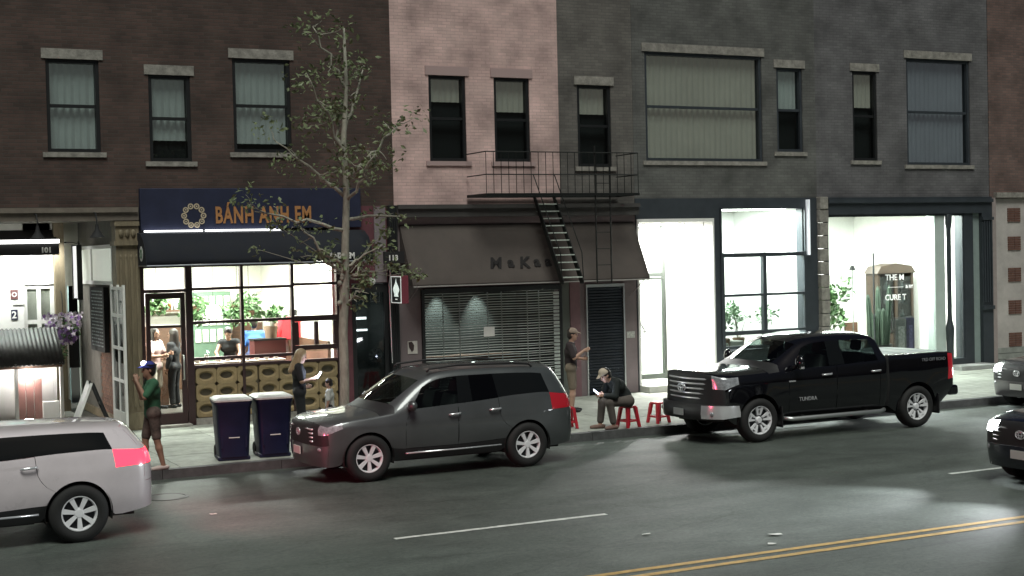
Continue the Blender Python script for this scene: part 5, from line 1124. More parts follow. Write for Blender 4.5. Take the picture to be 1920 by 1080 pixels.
point_light('lamp', (-7.5, 8.85, 1.15), 260, (1, .95, .9), .08, t)
# ------------------------------------------------------------------ flower basket, menu, door leaf, hearts
t = thing('hanging_flower_basket', 'overflowing hanging basket of white and purple flowers on the cafe post', 'flower basket', (-6.5, 10.3, 2.1))
MB().lathe([(.001, -.2), (.14, -.16), (.22, .02), (.2, .02), (.001, -.1)], n=16).build('basket', M_wood, t, 40, world=False); MB().tube([(0, 0, .1), (0, .1, .75), (0, .36, .8)], .01, 5).build('hook', M_black, t, world=False)
fl = MB(); fp = MB(); lv = MB(); r2 = random.Random(5)
def blossom(b, c, s):
    n = Vector((r2.uniform(-.6, .6), -1, r2.uniform(-.3, .7))).normalized(); a = n.cross(Vector((0, 0, 1))).normalized(); u = a.cross(n); k0 = r2.uniform(0, 6)
    for k in range(5):
        t_ = k0+k*1.2566; d = a*math.cos(t_)+u*math.sin(t_); e = a*math.cos(t_+.6)+u*math.sin(t_+.6); f_ = a*math.cos(t_-.6)+u*math.sin(t_-.6); b.add([c, c+f_*s*.6+n*s*.1, c+d*s, c+e*s*.6+n*s*.1], [(0, 1, 2, 3)])
for _ in range(330):
    a = r2.uniform(0, 6.283); rr = r2.uniform(.2, .42); z = r2.uniform(-.38, .3); rr *= 1-.5*max(0, -z)/.4
    blossom(fp if (z < -.02 and r2.random() < .75) or r2.random() < .25 else fl, Vector((rr*math.cos(a), rr*math.sin(a), z)), r2.uniform(.035, .06))
leaf_cloud(lv, (0, 0, -.05), (.36, .36, .3), 320, .09, r2); leaf_cloud(lv, (-.05, -.1, -.55), (.12, .12, .25), 70, .08, r2)
fl.build('white_flowers', mat('petal_white', (.75, .68, .76), .6), t, world=False)['kind'] = 'stuff'; fp.build('purple_flowers', mat('petal_purple', (.30, .16, .42), .6, var=.3, vscale=10), t, world=False)['kind'] = 'stuff'; lv.build('leaves', M_leaf2, t, world=False)
t = thing('menu_board', 'tall dark chalkboard menu with rows of pale writing on the brick wall', 'menu board', (-6.03, 8.4, 1.6))
MB().box(-6.1, -6.0, 7.65, 9.2, 1.62, 3.0).build('case', M_blackm, t); b = MB(); r2 = random.Random(2)
for k in range(17):
    y = 7.8
    while y < 8.95:
        w_ = r2.uniform(.05, .2); b.box(-6.106, -6.1, y, min(y+w_, 9.05), 1.73+k*.073, 1.755+k*.073); y += w_+r2.uniform(.03, .1)
b.build('chalk_lines', mat('chalk', (.3, .34, .34), .8), t)
t = thing('open_french_door', 'white glazed door leaf standing open beside the carved pilaster', 'door', (-6.2, 5.65, SZ))
b = MB(); 
for y in (5.04, 5.6, 6.19): b.box(-6.225, -6.18, y-.0, y+.1 if y != 5.6 else y+.05, .2, 3.08)
for z in (.2, .52, 1.16, 1.8, 2.44, 2.98): b.box(-6.222, -6.183, 5.14, 6.19, z, z+(.32 if z == .2 else .06))
b.build('frame', M_wht, t)
for (ya, yb) in ((5.14, 5.6), (5.65, 6.19)):
    for z in (.58, 1.22, 1.86, 2.5): MB().box(-6.204, -6.198, ya, yb, z, z+.58 if z < 2.4 else 2.98).build('pane', G_dark, t)
hm = mat('red_felt', (.5, .02, .04), .8)
for k, z in enumerate((2.28, 1.72)):
    pts = [(math.copysign(abs(math.sin(q))**3, math.sin(q))*.11, (13*math.cos(q)-5*math.cos(2*q)-2*math.cos(3*q)-math.cos(4*q))/16*.11) for q in np.linspace(0, 2*math.pi, 24)[:-1]]
    o = MB().prism([(6.9+.0*k+u, z+v) for u, v in pts], 'x', -6.05, -6.02).build('heart_ornament', hm); tag(o, ['upper red heart ornament on the recess wall', 'lower red heart ornament on the recess wall'][k], 'ornament')
# ------------------------------------------------------------------ shop window furniture
t = thing('display_cabinet', 'tall arched wooden display cabinet with glass doors and china', 'cabinet', (15.95, 8.6, .42))
b = MB().box(15.3, 15.38, 8.3, 8.8, .42, 2.7).box(16.52, 16.6, 8.3, 8.8, .42, 2.7).box(15.38, 16.52, 8.3, 8.8, .42, 1.0).box(15.38, 16.52, 8.72, 8.8, 1.0, 2.7).box(15.9, 16.0, 8.28, 8.36, 1.0, 2.6); b.prism([(15.25, 2.7), (16.65, 2.7), (16.5, 2.9), (15.95, 2.98), (15.4, 2.9)], 'y', 8.25, 8.82); M_cab = mat('cabinet_oak', (.035, .02, .011), .5, var=.3, vscale=5); b.build('carcass', M_cab, t)
for z in (1.4, 1.8, 2.2): MB().box(15.38, 16.52, 8.4, 8.7, z, z+.03).build('shelf', M_cab, t)
for (xa, xb) in ((15.4, 15.9), (16.0, 16.5)): MB().box(xa, xb, 8.31, 8.316, 1.02, 2.6).build('door_pane', G_dark, t)
for k in range(12):
    o = MB().lathe([(.001, 0), (.04, 0), (.07, .08), (.03, .17), (.04, .22), (.001, .2)], n=12).build('vase', M_china, None, True); o.location = (15.5+(k % 4)*.27+(.05 if k % 4 > 1 else 0), 8.52, (1.43, 1.83, 2.23)[k//4]); tag(o, ['small pale vase on the lowest shelf of the display cabinet', 'small pale vase on the middle shelf of the display cabinet', 'small pale vase on the top shelf of the display cabinet'][k//4], 'vase', 'vases on the %s cabinet shelf' % ('lowest', 'middle', 'top')[k//4])
t = thing('cactus_planter', 'dark planter of tall ribbed cactus stems in the shop window', 'cactus', (14.2, 7.0, .42)); MB().lathe([(.001, 0), (.3, 0), (.36, .42), (.32, .42), (.001, .38)], n=20).build('planter', M_black, t, 40, world=False); r2 = random.Random(8)
for k in range(7):
    a = k*.9; rr = .2 if k else 0; h = r2.uniform(1.1, 1.9); x, y = rr*math.cos(a), rr*math.sin(a); b = MB(); n_ = 14; vs = []
    lev = [(.3, .06), (.6, .075), (h*.8, .075), (h*.95, .055), (h, .015)]
    for (z, q) in lev:
        for i in range(n_): qq = q*(1 if i % 2 else .72); vs.append((x*(1+.25*z)+qq*math.cos(i*2*math.pi/n_), y*(1+.25*z)+qq*math.sin(i*2*math.pi/n_), z+.1))
    b.add(vs, [(i*n_+j, i*n_+(j+1) % n_, (i+1)*n_+(j+1) % n_, (i+1)*n_+j) for i in range(4) for j in range(n_)]+[tuple(4*n_+j for j in range(n_))]); b.build('stem', mat('cactus_green', (.06, .09, .065), .7, var=.3, vscale=8), t, world=False)
def rug(x0, x1, z1, c, label, s):
    t = thing('rug', label, 'rug', ((x0+x1)/2, 6.85, .42), 0, None)
    MB().box(x0, x1, 6.8, 6.84, .43, z1).build('pile', mat('rug_'+s, c, .95, var=.5, vscale=11), t); MB().box(x0+.07, x1-.07, 6.79, 6.799, .6, z1-.2).build('field', mat('rug_field_'+s, tuple(min(1, v*2.1) for v in c), .95, var=.6, vscale=16), t)
    MB().tube([(x0, 6.9, .43), (x0, 6.86, z1+.03)], .014, 6).tube([(x1, 6.9, .43), (x1, 6.86, z1+.03)], .014, 6).tube([(x0, 6.86, z1+.03), (x1, 6.86, z1+.03)], .014, 6).build('stand', M_black, t)
rug(14.62, 14.98, 1.5, (.1, .1, .1), 'narrow grey patterned rug hung in the shop window', 'grey'); rug(15.0, 15.26, 1.52, (.035, .03, .06), 'dark navy patterned rug hung in the shop window', 'navy')
pot_plant(13.0, 7.6, .42, .5, 1.7, 330, 'tall leafy plant at the stone pier side of the furniture shop window', seed=21, size=.2); pot_plant(13.7, 8.6, .42, .4, 1.5, 260, 'leafy plant behind the cactus stems', seed=22, size=.2)
t = thing('floor_lamp', 'thin metal floor lamp with a small dark shade in the shop window', 'lamp', (13.0, 6.6, .42)); MB().tube([(0, 0, .02), (0, 0, 2.5)], .012, 6).build('pole', M_steel, t, world=False); MB().lathe([(.001, 0), (.14, 0), (.14, .02), (.001, .02)], n=18).build('base', M_black, t, world=False); MB().lathe([(.04, 2.56), (.09, 2.44), (.08, 2.44), (.03, 2.55)], n=16, closed=True).build('shade', M_black, t, world=False)
t = thing('wooden_chair', 'small dark wooden chair beside the pale shop column', 'chair', (14.4, 8.2, .42)); MB().box(-.22, .22, -.2, .2, .42, .46).build('seat', M_wood, t, world=False); MB().box(-.22, .22, .17, .2, .6, .95).build('backrest', M_wood, t, world=False)
for sx in (-.2, .2):
    for sy in (-.18, .185): MB().box(sx-.02, sx+.02, sy-.02, sy+.02, 0, .419 if sy < 0 else .95).build('leg', M_wood, t, world=False)
for k, (x, n_) in enumerate([(8.9, 150), (9.35, 170), (10.2, 110)]): pot_plant(x, 6.62, 1.0, .28, .75, n_, ['small leafy plant at the lobby end of the black framed window', 'small leafy plant beside the centre bar of the black framed window', 'small leafy plant in the right pane of the black framed window'][k], leafmat('pale_leaf', (.22, .32, .2)), .13, seed=30+k)
for k, x in enumerate((8.75, 9.2)):
    o = MB().box(x-.2, x+.2, 6.44, 6.7, 1.0, 1.16+.05*k).build('cushion', mat('cushion_grey', (.4, .4, .36), .9, var=.2), None, bevel=.05); o.location.z = .0; tag(o, ['thin pale cushion on the window seat by the lobby', 'thicker pale cushion on the window seat'][k], 'cushion')

for k in range(16):
    h = rs.uniform(.2, .32); o = MB().lathe([(.001, 0), (.036, 0), (.036, h*.6), (.013, h*.75), (.013, h), (.001, h)], n=10).build('bottle', M_bot[k % 3], None, True); o.location = (-5.4+k*.12, 11.37, 2.34)
    tag(o, ['green glass bottle on the back wall shelf of the restaurant', 'amber glass bottle on the back wall shelf of the restaurant', 'clear glass bottle on the back wall shelf of the restaurant'][k % 3], 'bottle', 'bottles on the restaurant shelf')
# ------------------------------------------------------------------ people: smooth signed-distance bodies, meshed with surface nets
def sdf_mesh(name, prims, h=.011, cut=None, k=.025):
    """prims: ('c', p0, p1, r0, r1[, k]) tapered capsules / ('e', centre, (rx,ry,rz)[, k]) ellipsoids; cut: list of (point, normal) half spaces kept where (x-p).n < 0"""
    lo = np.full(3, 9.); hi = np.full(3, -9.)
    for p in prims:
        pts = [p[1], p[2]] if p[0] == 'c' else [p[1]]; r = max(p[3], p[4]) if p[0] == 'c' else max(p[2])
        for q in pts: lo = np.minimum(lo, np.array(q)-r); hi = np.maximum(hi, np.array(q)+r)
    lo -= .04; hi += .04; n = np.ceil((hi-lo)/h).astype(int)+1
    ax = [lo[i]+h*np.arange(n[i]) for i in range(3)]; f = np.full(n, .2)
    for p in prims:
        if p[0] == 'c': a, b_ = np.array(p[1], float), np.array(p[2], float); r0, r1 = p[3], p[4]; kk = p[5] if len(p) > 5 else k; mx = max(r0, r1); l0 = np.minimum(a, b_)-mx; l1 = np.maximum(a, b_)+mx
        else: a = np.array(p[1], float); rr = np.array(p[2], float); kk = p[3] if len(p) > 3 else k; l0, l1 = a-rr, a+rr
        m = .05+kk; i0 = np.clip(((l0-m-lo)/h).astype(int), 0, n-1); i1 = np.clip(((l1+m-lo)/h).astype(int)+2, 1, n)
        X = ax[0][i0[0]:i1[0], None, None]; Y = ax[1][None, i0[1]:i1[1], None]; Z = ax[2][None, None, i0[2]:i1[2]]
        if p[0] == 'c':
            d = b_-a; L2 = max(d@d, 1e-9); t = np.clip(((X-a[0])*d[0]+(Y-a[1])*d[1]+(Z-a[2])*d[2])/L2, 0, 1)
            g = np.sqrt((X-a[0]-t*d[0])**2+(Y-a[1]-t*d[1])**2+(Z-a[2]-t*d[2])**2)-(r0+(r1-r0)*t)
        else:
            q = np.sqrt(((X-a[0])/rr[0])**2+((Y-a[1])/rr[1])**2+((Z-a[2])/rr[2])**2); g = (q-1)*rr.min()
        s = f[i0[0]:i1[0], i0[1]:i1[1], i0[2]:i1[2]]; e = np.clip(.5+.5*(s-g)/kk, 0, 1)
        f[i0[0]:i1[0], i0[1]:i1[1], i0[2]:i1[2]] = np.minimum(s*(1-e)+g*e-kk*e*(1-e), .2)
    X = ax[0][:, None, None]; Y = ax[1][None, :, None]; Z = ax[2][None, None, :]
    for (p, nn) in (cut or []):
        nn = np.array(nn, float)/np.linalg.norm(nn); f = np.maximum(f, (X-p[0])*nn[0]+(Y-p[1])*nn[1]+(Z-p[2])*nn[2])
    s = f < 0
    c = [s[i:n[0]-1+i, j:n[1]-1+j, l:n[2]-1+l] for i in (0, 1) for j in (0, 1) for l in (0, 1)]
    anyc = np.logical_or.reduce(c) & ~np.logical_and.reduce(c); idx = np.argwhere(anyc); vid = np.full(anyc.shape, -1); vid[tuple(idx.T)] = np.arange(len(idx))
    acc = np.zeros((len(idx), 3)); cnt = np.zeros(len(idx)); cor = np.array([(i, j, l) for i in (0, 1) for j in (0, 1) for l in (0, 1)])
    val = np.stack([f[tuple((idx+o).T)] for o in cor], 1)
    for i in range(8):
        for j in range(i+1, 8):
            if np.abs(cor[i]-cor[j]).sum() != 1: continue
            va, vb = val[:, i], val[:, j]; m = (va < 0) != (vb < 0); t = np.where(m, va/np.where(m, va-vb, 1), 0)
            acc += np.where(m[:, None], cor[i]+(cor[j]-cor[i])*t[:, None], 0); cnt += m
    V = lo+h*(idx+acc/cnt[:, None]); F = []
    for a in range(3):
        sl0 = [slice(None)]*3; sl1 = [slice(None)]*3; sl0[a] = slice(0, -1); sl1[a] = slice(1, None); e = np.argwhere(s[tuple(sl0)] != s[tuple(sl1)])
        u, w_ = (a+1) % 3, (a+2) % 3; e = e[(e[:, u] > 0) & (e[:, w_] > 0) & (e[:, u] < n[u]-1) & (e[:, w_] < n[w_]-1)]
        def at(du, dw): q = e.copy(); q[:, u] += du; q[:, w_] += dw; return vid[tuple(q.T)]
        q = np.stack([at(-1, -1), at(0, -1), at(0, 0), at(-1, 0)], 1); fl = ~s[tuple(e.T)]; q[fl] = q[fl][:, ::-1]; F.append(q)
    F = np.concatenate(F); F = F[(F >= 0).all(1)]
    me = bpy.data.meshes.new(name); me.from_pydata(V.tolist(), [], F.tolist()); me.shade_smooth(); return me
M_skin = mat('skin', (.42, .25, .18), .55, var=.1, vscale=12)
SKIN2 = mat('skin_tan', (.30, .17, .115), .55, var=.1, vscale=12)
POSE = dict(pelvis=(0, 0, .95), waist=(0, 0, 1.08), chest=(.0, 0, 1.28), neck=(0, 0, 1.46), head=(.02, 0, 1.63), hx=(1, 0, 0),
    shL=(0, .175, 1.41), shR=(0, -.175, 1.41), elL=(0, .22, 1.13), elR=(0, -.22, 1.13), wrL=(.06, .22, .88), wrR=(.06, -.22, .88), hdL=(.4, 0, -1), hdR=(.4, 0, -1),
    hipL=(0, .09, .92), hipR=(0, -.09, .92), knL=(.03, .1, .50), knR=(.03, -.1, .50), anL=(0, .115, .085), anR=(0, -.115, .085), ftL=(1, .15, 0), ftR=(1, -.15, 0))
def lerp(a, b_, t): return tuple(x+(y-x)*t for x, y in zip(a, b_))
def person(label, loc, rz, pose=None, scale=1., skin=None, top=None, sleeve=.95, top_hem=None, bottom=None, leg=1., shoes=None, hair=None, long_hair=False, cap=None, cat='person', curl=.8, top_lo=0., female=False, skirt=False):
    P = dict(POSE); P.update(pose or {}); t = thing('person', label, 'person', loc, rz)
    hx = Vector(P['hx']).normalized(); hz = Vector((0, 0, 1)); hy = hz.cross(hx).normalized(); hz = hx.cross(hy); H = Vector(P['head'])
    def hp(x, y, z): return tuple(H+hx*x+hy*y+hz*z)
    b = []; w = .9 if female else 1.
    def cap_(a, c, r0, r1, k=.025): b.append(('c', a, c, r0, r1, k))
    cap_(P['hipL'], P['hipR'], .105, .105); cap_(P['pelvis'], P['waist'], .115, .108*w); cap_(P['waist'], P['chest'], .108*w, .115)
    ch = Vector(P['chest']); shd = (Vector(P['shL'])-Vector(P['shR'])).normalized(); cap_(tuple(ch+shd*.075), tuple(ch-shd*.075), .108, .108); cap_(lerp(P['shL'], P['shR'], .1), lerp(P['shL'], P['shR'], .9), .06, .06, .04); cap_(P['chest'], lerp(P['shL'], P['shR'], .5), .1, .07)
    cap_(lerp(P['shL'], P['shR'], .5), tuple(H-hz*.07), .056, .05)
    for s in 'LR':
        cap_(P['sh'+s], P['el'+s], .052, .041); cap_(P['el'+s], P['wr'+s], .042, .027); cap_(P['hip'+s], P['kn'+s], .088, .056); cap_(P['kn'+s], lerp(P['kn'+s], P['an'+s], .35), .054, .056); cap_(lerp(P['kn'+s], P['an'+s], .35), P['an'+s], .056, .036)
        fd = Vector(P['ft'+s]).normalized(); an = Vector(P['an'+s]); cap_(tuple(an-fd*.05+Vector((0, 0, -.045))), tuple(an+fd*.08+Vector((0, 0, -.05))), .036, .034); cap_(tuple(an+fd*.08+Vector((0, 0, -.05))), tuple(an+fd*.16+Vector((0, 0, -.058))), .034, .025)
        # hand: palm, four fingers in two bends, thumb from the side of the palm
        wr = Vector(P['wr'+s]); hd = Vector(P['hd'+s]).normalized(); sg = 1 if s == 'L' else -1
        side = hd.cross(Vector((0, sg, 0))); side = side.normalized() if side.length > .2 else Vector((0, 0, 1)); nrm = hd.cross(side).normalized()
        if nrm.y*sg > 0: nrm = -nrm
        for q in (-.024, 0, .024): cap_(tuple(wr+side*q*.6), tuple(wr+hd*.085+side*q), .017, .013, .012)
        for i, (q, L) in enumerate(((-.032, .062), (-.011, .078), (.011, .082), (.031, .07))):
            r0 = wr+hd*.085+side*q; d1 = (hd*math.cos(curl*.6)+nrm*math.sin(curl*.6)); d2 = (hd*math.cos(curl*1.5)+nrm*math.sin(curl*1.5)); m_ = r0+d1*L*.5; cap_(tuple(r0), tuple(m_), .0095, .009, .004); cap_(tuple(m_), tuple(m_+d2*L*.5), .009, .0075, .004)
        tb = wr+hd*.03+side*.028; td = (hd*.6+side*.7+nrm*.35).normalized(); cap_(tuple(tb), tuple(tb+td*.04), .013, .011, .006); cap_(tuple(tb+td*.04), tuple(tb+td*.04+(hd*.9+nrm*.4).normalized()*.03), .011, .009, .004)
    b += [('e', hp(-.012, 0, .045), (.098, .077, .092), .02), ('e', hp(.022, 0, -.03), (.066, .06, .085), .03), ('c', hp(.045, 0, -.09), hp(.07, 0, -.088), .026, .02, .02), ('c', hp(.088, 0, .02), hp(.105, 0, -.022), .009, .014, .012), ('c', hp(.082, -.03, .035), hp(.082, .03, .035), .014, .014, .015), ('c', hp(.084, -.018, -.058), hp(.084, .018, -.058), .009, .009, .006), ('e', hp(-.01, .078, .0), (.022, .01, .034), .006), ('e', hp(-.01, -.078, .0), (.022, .01, .034), .006)]
    body = link('body', sdf_mesh('body', b), skin or M_skin, t)
    for q in (-1, 1): MB().ball(hp(.081, q*.031, .012), (.011, .011, .008), 8, 6).build('eye', mat('eye_dark', (.02, .015, .012), .2), body, True, world=False)
    if top:
        c = []; I = .016
        c += [('c', P['pelvis'] if top_lo <= 0 else lerp(P['pelvis'], P['waist'], top_lo), P['waist'], .115+I, .11*w+I), ('c', P['waist'], P['chest'], .11*w+I, .117+I), ('c', tuple(ch+shd*.075), tuple(ch-shd*.075), .109+I, .109+I), ('c', lerp(P['shL'], P['shR'], .06), lerp(P['shL'], P['shR'], .94), .062+I, .062+I, .04), ('c', P['chest'], lerp(P['shL'], P['shR'], .5), .1+I, .068+I)]
        if top_lo <= 0: c.append(('c', lerp(P['hipL'], P['hipR'], .1), lerp(P['hipL'], P['hipR'], .9), .105+I, .105+I))
        for s in 'LR':
            if sleeve <= 0: continue
            if sleeve <= 1: e = lerp(P['sh'+s], P['el'+s], sleeve); c.append(('c', P['sh'+s], e, .055+I, .05+I))
            else: c += [('c', P['sh'+s], P['el'+s], .055+I, .046+I), ('c', P['el'+s], lerp(P['el'+s], P['wr'+s], sleeve-1), .046+I, .036+I)]
        cuts = []
        if top_hem is not None: cuts.append(((0, 0, top_hem), (0, 0, -1)))
        if sleeve and sleeve <= 1:
            pass
        nk = Vector(lerp(P['shL'], P['shR'], .5)); up = (H-nk).normalized(); cuts.append((tuple(nk+up*.075), tuple(up)))
        link('top', sdf_mesh('top', c, .012, cuts), top, t)
    if bottom:
        I = .014; c = [('c', P['hipL'], P['hipR'], .107+I, .107+I), ('c', P['pelvis'], lerp(P['pelvis'], P['waist'], .6), .115+I, .112*w+I)]
        for s in 'LR':
            if leg <= 1: c.append(('c', P['hip'+s], lerp(P['hip'+s], P['kn'+s], leg), .088+I, .062+I, .012))
            else: c += [('c', P['hip'+s], P['kn'+s], .09+I, .06+I*1.3), ('c', P['kn'+s], lerp(P['kn'+s], P['an'+s], leg-1), .06+I*1.3, .05+I)]
        link('trousers' if leg > 1 else 'shorts', sdf_mesh('bottom', c, .012, [((0, 0, .05), (0, 0, -1))]), bottom, t)
    if shoes:
        for s in 'LR':
            fd = Vector(P['ft'+s]).normalized(); an = Vector(P['an'+s]); g = [('c', tuple(an-fd*.06+Vector((0, 0, -.042))), tuple(an+fd*.08+Vector((0, 0, -.047))), .044, .042), ('c', tuple(an+fd*.08+Vector((0, 0, -.047))), tuple(an+fd*.175+Vector((0, 0, -.055))), .042, .032)]
            link('shoe', sdf_mesh('shoe', g, .012, [((0, 0, an.z-.084), (0, 0, -1)), ((0, 0, an.z-.012), (0, 0, 1))]), shoes, t)
    if hair:
        g = [('e', hp(-.024, 0, .055), (.106, .09, .098)), ('e', hp(-.05, 0, -.01), (.07, .082, .09))]; cuts = [(hp(.052, 0, .03), tuple(hx*1.0-hz*.75))]
        if long_hair:
            g += [('c', hp(-.05, .055, .02), hp(-.02, .085, -.28), .045, .04), ('c', hp(-.05, -.055, .02), hp(-.02, -.085, -.28), .045, .04), ('c', hp(-.07, 0, 0), hp(-.09, 0, -.32), .065, .06), ('c', hp(.0, .07, .03), hp(.03, .09, -.24), .026, .022), ('c', hp(.0, -.07, .03), hp(.03, -.09, -.24), .026, .022)]; cuts = [(hp(.07, 0, .05), tuple(hx))]
        link('hair', sdf_mesh('hair', g, .010, cuts), hair, t)
    if cap:
        g = [('e', hp(-.012, 0, .062), (.112, .094, .094)), ('c', hp(.08, -.04, .062), hp(.16, -.035, .045), .02, .012), ('c', hp(.08, .04, .062), hp(.16, .035, .045), .02, .012), ('c', hp(.08, 0, .066), hp(.175, 0, .048), .02, .012)]
        link('cap', sdf_mesh('cap', g, .010, [(hp(0, 0, .045), tuple(-hz))]), cap, t)
    if scale != 1: t.scale = (scale,)*3
    return t
def wpos(t, p):   # a point of a person (unscaled local) in world space
    M_ = Matrix.Translation(t.location) @ Matrix.Rotation(t.rotation_euler.z, 4, 'Z') @ Matrix.Scale(t.scale.x, 4); return tuple(M_ @ Vector(p))
def phone(t, p, dirn, up, label, lit, es=6.):
    """a slab phone held at local point p of person t, screen facing dirn (local)"""
    c = Vector(wpos(t, p)); Rm = Matrix.Rotation(t.rotation_euler.z, 3, 'Z'); n = (Rm @ Vector(dirn)).normalized(); u = (Rm @ Vector(up)); u = (u-n*u.dot(n)).normalized(); s = u.cross(n)
    o = thing('mobile_phone', label, 'phone', tuple(c)); Mx = Matrix((s, u, n)).transposed().to_4x4()
    MB().box(-.038, .038, -.078, .078, -.005, .004, Mx).build('case', M_black, o, world=False); MB().box(-.034, .034, -.072, .072, .0042, .0055, Mx).build('screen', emis('phone_screen', (.82, .88, 1), es), o, world=False)
    if lit: point_light('screen_glow', tuple(c+n*.05), lit, (.7, .78, 1), .03, o)
    return o
M_grn = mat('green_tee', (.03, .11, .055), .85, var=.25, vscale=6, bump=.3, bscale=9); M_camo = mat('brown_shorts', (.085, .06, .05), .9, var=.6, vscale=9); M_blk = mat('black_cloth', (.012, .012, .014), .85, bump=.3, bscale=8); M_sock = mat('pale_shoe', (.5, .42, .38), .7)
M_blond = mat('blond_hair', (.34, .26, .15), .5, var=.3, vscale=14, stretch=(9, 9, 1)); M_dkhair = mat('dark_hair', (.018, .013, .011), .45); M_khaki = mat('khaki_cloth', (.17, .135, .10), .9, var=.25, vscale=7); M_grytr = mat('grey_brown_trousers', (.095, .08, .07), .9, var=.2, vscale=6)
# man in green at the kerb, hand raised to his face, facing left along the street
p1_ = person('man in green t-shirt and brown shorts standing at the kerb with a hand raised', (-6.79, .16, SZ), R(180), dict(head=(.045, 0, 1.615), elR=(.12, -.21, 1.16), wrR=(.235, -.10, 1.42), hdR=(.1, .35, 1), elL=(.16, .20, 1.20), wrL=(.26, .10, 1.46), hdL=(.1, -.3, 1), knL=(-.03, .12, .5), anL=(-.12, .13, .085), anR=(.12, -.12, .085), knR=(.10, -.12, .5)),
    1.0, SKIN2, M_grn, .85, None, M_camo, .9, M_sock, M_dkhair, False, mat('blue_cap', (.03, .04, .22), .8))
hl = thing('head_torch', 'white head torch glowing on the blue cap of the man in green', 'torch', wpos(p1_, (.12, 0, 1.735))); MB().ball((0, 0, 0), (.045, .05, .04), 12, 8).build('lens', emis('torch_glow', (.9, .93, 1), 22), hl, True, world=False)
MB().lathe([(.1, -.01), (.108, -.01), (.108, .012), (.1, .012)], (.105, 0, -.03), 20, 'z', True).build('strap', M_black, hl, world=False)
# blond woman with a lit phone
p2_ = person('blond woman in black top looking at a lit phone near the bins', (-3.6, 2.3, SZ), R(-20), dict(head=(.05, 0, 1.6), hx=(1, 0, -.38), elR=(.06, -.23, 1.14), wrR=(.25, -.12, 1.17), hdR=(1, .35, .25), elL=(-.06, .24, 1.14), wrL=(.12, .19, 1.0), hdL=(1, -.4, .1)), .97, M_skin, M_blk, .8, None, M_blk, 1.9, M_blk, M_blond, True, None, female=True)
phone(p2_, (.385, -.085, 1.24), (-.75, -.45, .55), (.5, 0, .85), 'phone with glowing screen in the hand of the blond woman', 9)
# child
p3_ = person('small child with dark hair and pale t-shirt beside the blond woman', (-3.12, 2.0, SZ), R(150), dict(hx=(1, 0, -.25)), .64, M_skin, mat('pale_tee', (.55, .56, .52), .85, bump=.25, bscale=8), .8, None, M_blk, .95, M_sock, M_dkhair)
# standing man by the closed grille
p4_ = person('man in dark t-shirt, khaki shorts and cap standing by the closed grille', (2.7, 3.3, SZ), R(-35), dict(elR=(.1, -.23, 1.15), wrR=(.3, -.14, 1.3), hdR=(1, .2, .4), elL=(.05, .23, 1.13), wrL=(.24, .17, 1.1), hdL=(1, -.3, .1), head=(.05, 0, 1.62), hx=(1, 0, -.1)), 1.0, M_skin, mat('dark_tee', (.03, .02, .022), .85, bump=.3, bscale=8), .85, None, M_khaki, .95, M_blk, M_dkhair, False, mat('tan_cap', (.25, .19, .15), .85))
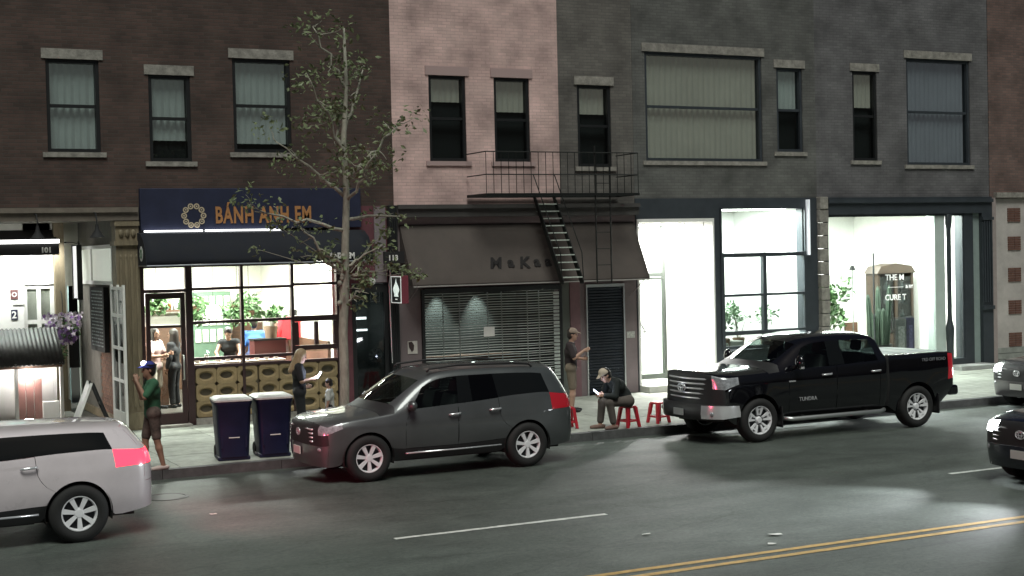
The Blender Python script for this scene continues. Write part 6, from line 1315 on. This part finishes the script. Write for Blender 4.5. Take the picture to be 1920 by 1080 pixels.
# seated man hunched over a phone
SIT = dict(pelvis=(0, 0, .50), waist=(.05, 0, .62), chest=(.19, 0, .79), neck=(.31, 0, .92), head=(.44, 0, .99), hx=(1, 0, -.62), shL=(.29, .175, .88), shR=(.29, -.175, .88), elL=(.36, .22, .62), elR=(.36, -.22, .62), wrL=(.52, .12, .63), wrR=(.52, -.10, .63), hdL=(1, -.4, .25), hdR=(1, .4, .25), hipL=(.02, .10, .50), hipR=(.02, -.10, .50), knL=(.44, .15, .50), knR=(.44, -.14, .50), anL=(.36, .15, .085), anR=(.5, -.13, .085))
p5_ = person('seated man in black jacket and beige cap hunched over a phone', (2.25, .3, SZ), R(178), SIT, 1.02, M_skin, mat('black_jacket', (.012, .016, .015), .8, bump=.35, bscale=8), 1.9, None, M_grytr, 1.85, mat('sandal_brown', (.18, .11, .09), .8), M_dkhair, False, mat('beige_cap', (.5, .42, .33), .85, var=.1))
phone(p5_, (.655, .03, .70), (-.5, .6, .6), (.75, .1, .6), 'phone with white screen held by the seated man in the cap', 1.6, 10)
# people inside the restaurant
person('waitress with dark hair and pale pink top standing behind the restaurant door', (-5.15, 7.25, .4), R(-50), dict(elR=(.1, -.23, 1.15), wrR=(.3, -.14, 1.16), hdR=(1, .2, .1), elL=(.1, .23, 1.15), wrL=(.3, .14, 1.2), hdL=(1, -.2, .1)), .98, M_skin, mat('pale_pink_top', (.6, .42, .4), .85, bump=.2, bscale=8), .7, None, mat('cream_apron', (.55, .5, .42), .9), .98, M_blk, M_dkhair, True, None, female=True)
person('person in black with dark hair standing behind the restaurant door', (-4.72, 7.35, .4), R(140), dict(elR=(.1, -.23, 1.15), wrR=(.28, -.12, 1.1), hdR=(1, .2, .1)), .95, M_skin, M_blk, 1.8, None, M_blk, 1.9, M_blk, M_dkhair, True, None, female=True)
person('cook in a dark apron with bare arms leaning over the window counter', (-3.55, 7.2, .4), R(-110), dict(chest=(.1, 0, 1.27), neck=(.17, 0, 1.43), head=(.24, 0, 1.57), hx=(1, 0, -.6), shL=(.14, .175, 1.38), shR=(.14, -.175, 1.38), elR=(.28, -.26, 1.16), wrR=(.45, -.2, 1.05), hdR=(1, .1, -.2), elL=(.28, .26, 1.16), wrL=(.45, .2, 1.05), hdL=(1, -.1, -.2)), .98, M_skin, M_blk, .12, None, M_blk, 1.9, M_blk, M_dkhair)
person('person in a blue shirt seen from behind in the middle of the restaurant', (-2.75, 8.05, .4), R(80), None, 1.03, SKIN2, mat('blue_shirt', (.06, .16, .42), .85, bump=.25, bscale=8), .8, None, mat('navy_trousers', (.03, .04, .09), .9), 1.9, M_blk, M_dkhair)
person('person in a white shirt at the narrow restaurant window', (-1.95, 8.9, .4), R(-90), None, .98, M_skin, mat('white_shirt', (.65, .66, .68), .85, bump=.25, bscale=8), 1.8, None, M_blk, 1.9, M_blk, M_dkhair)
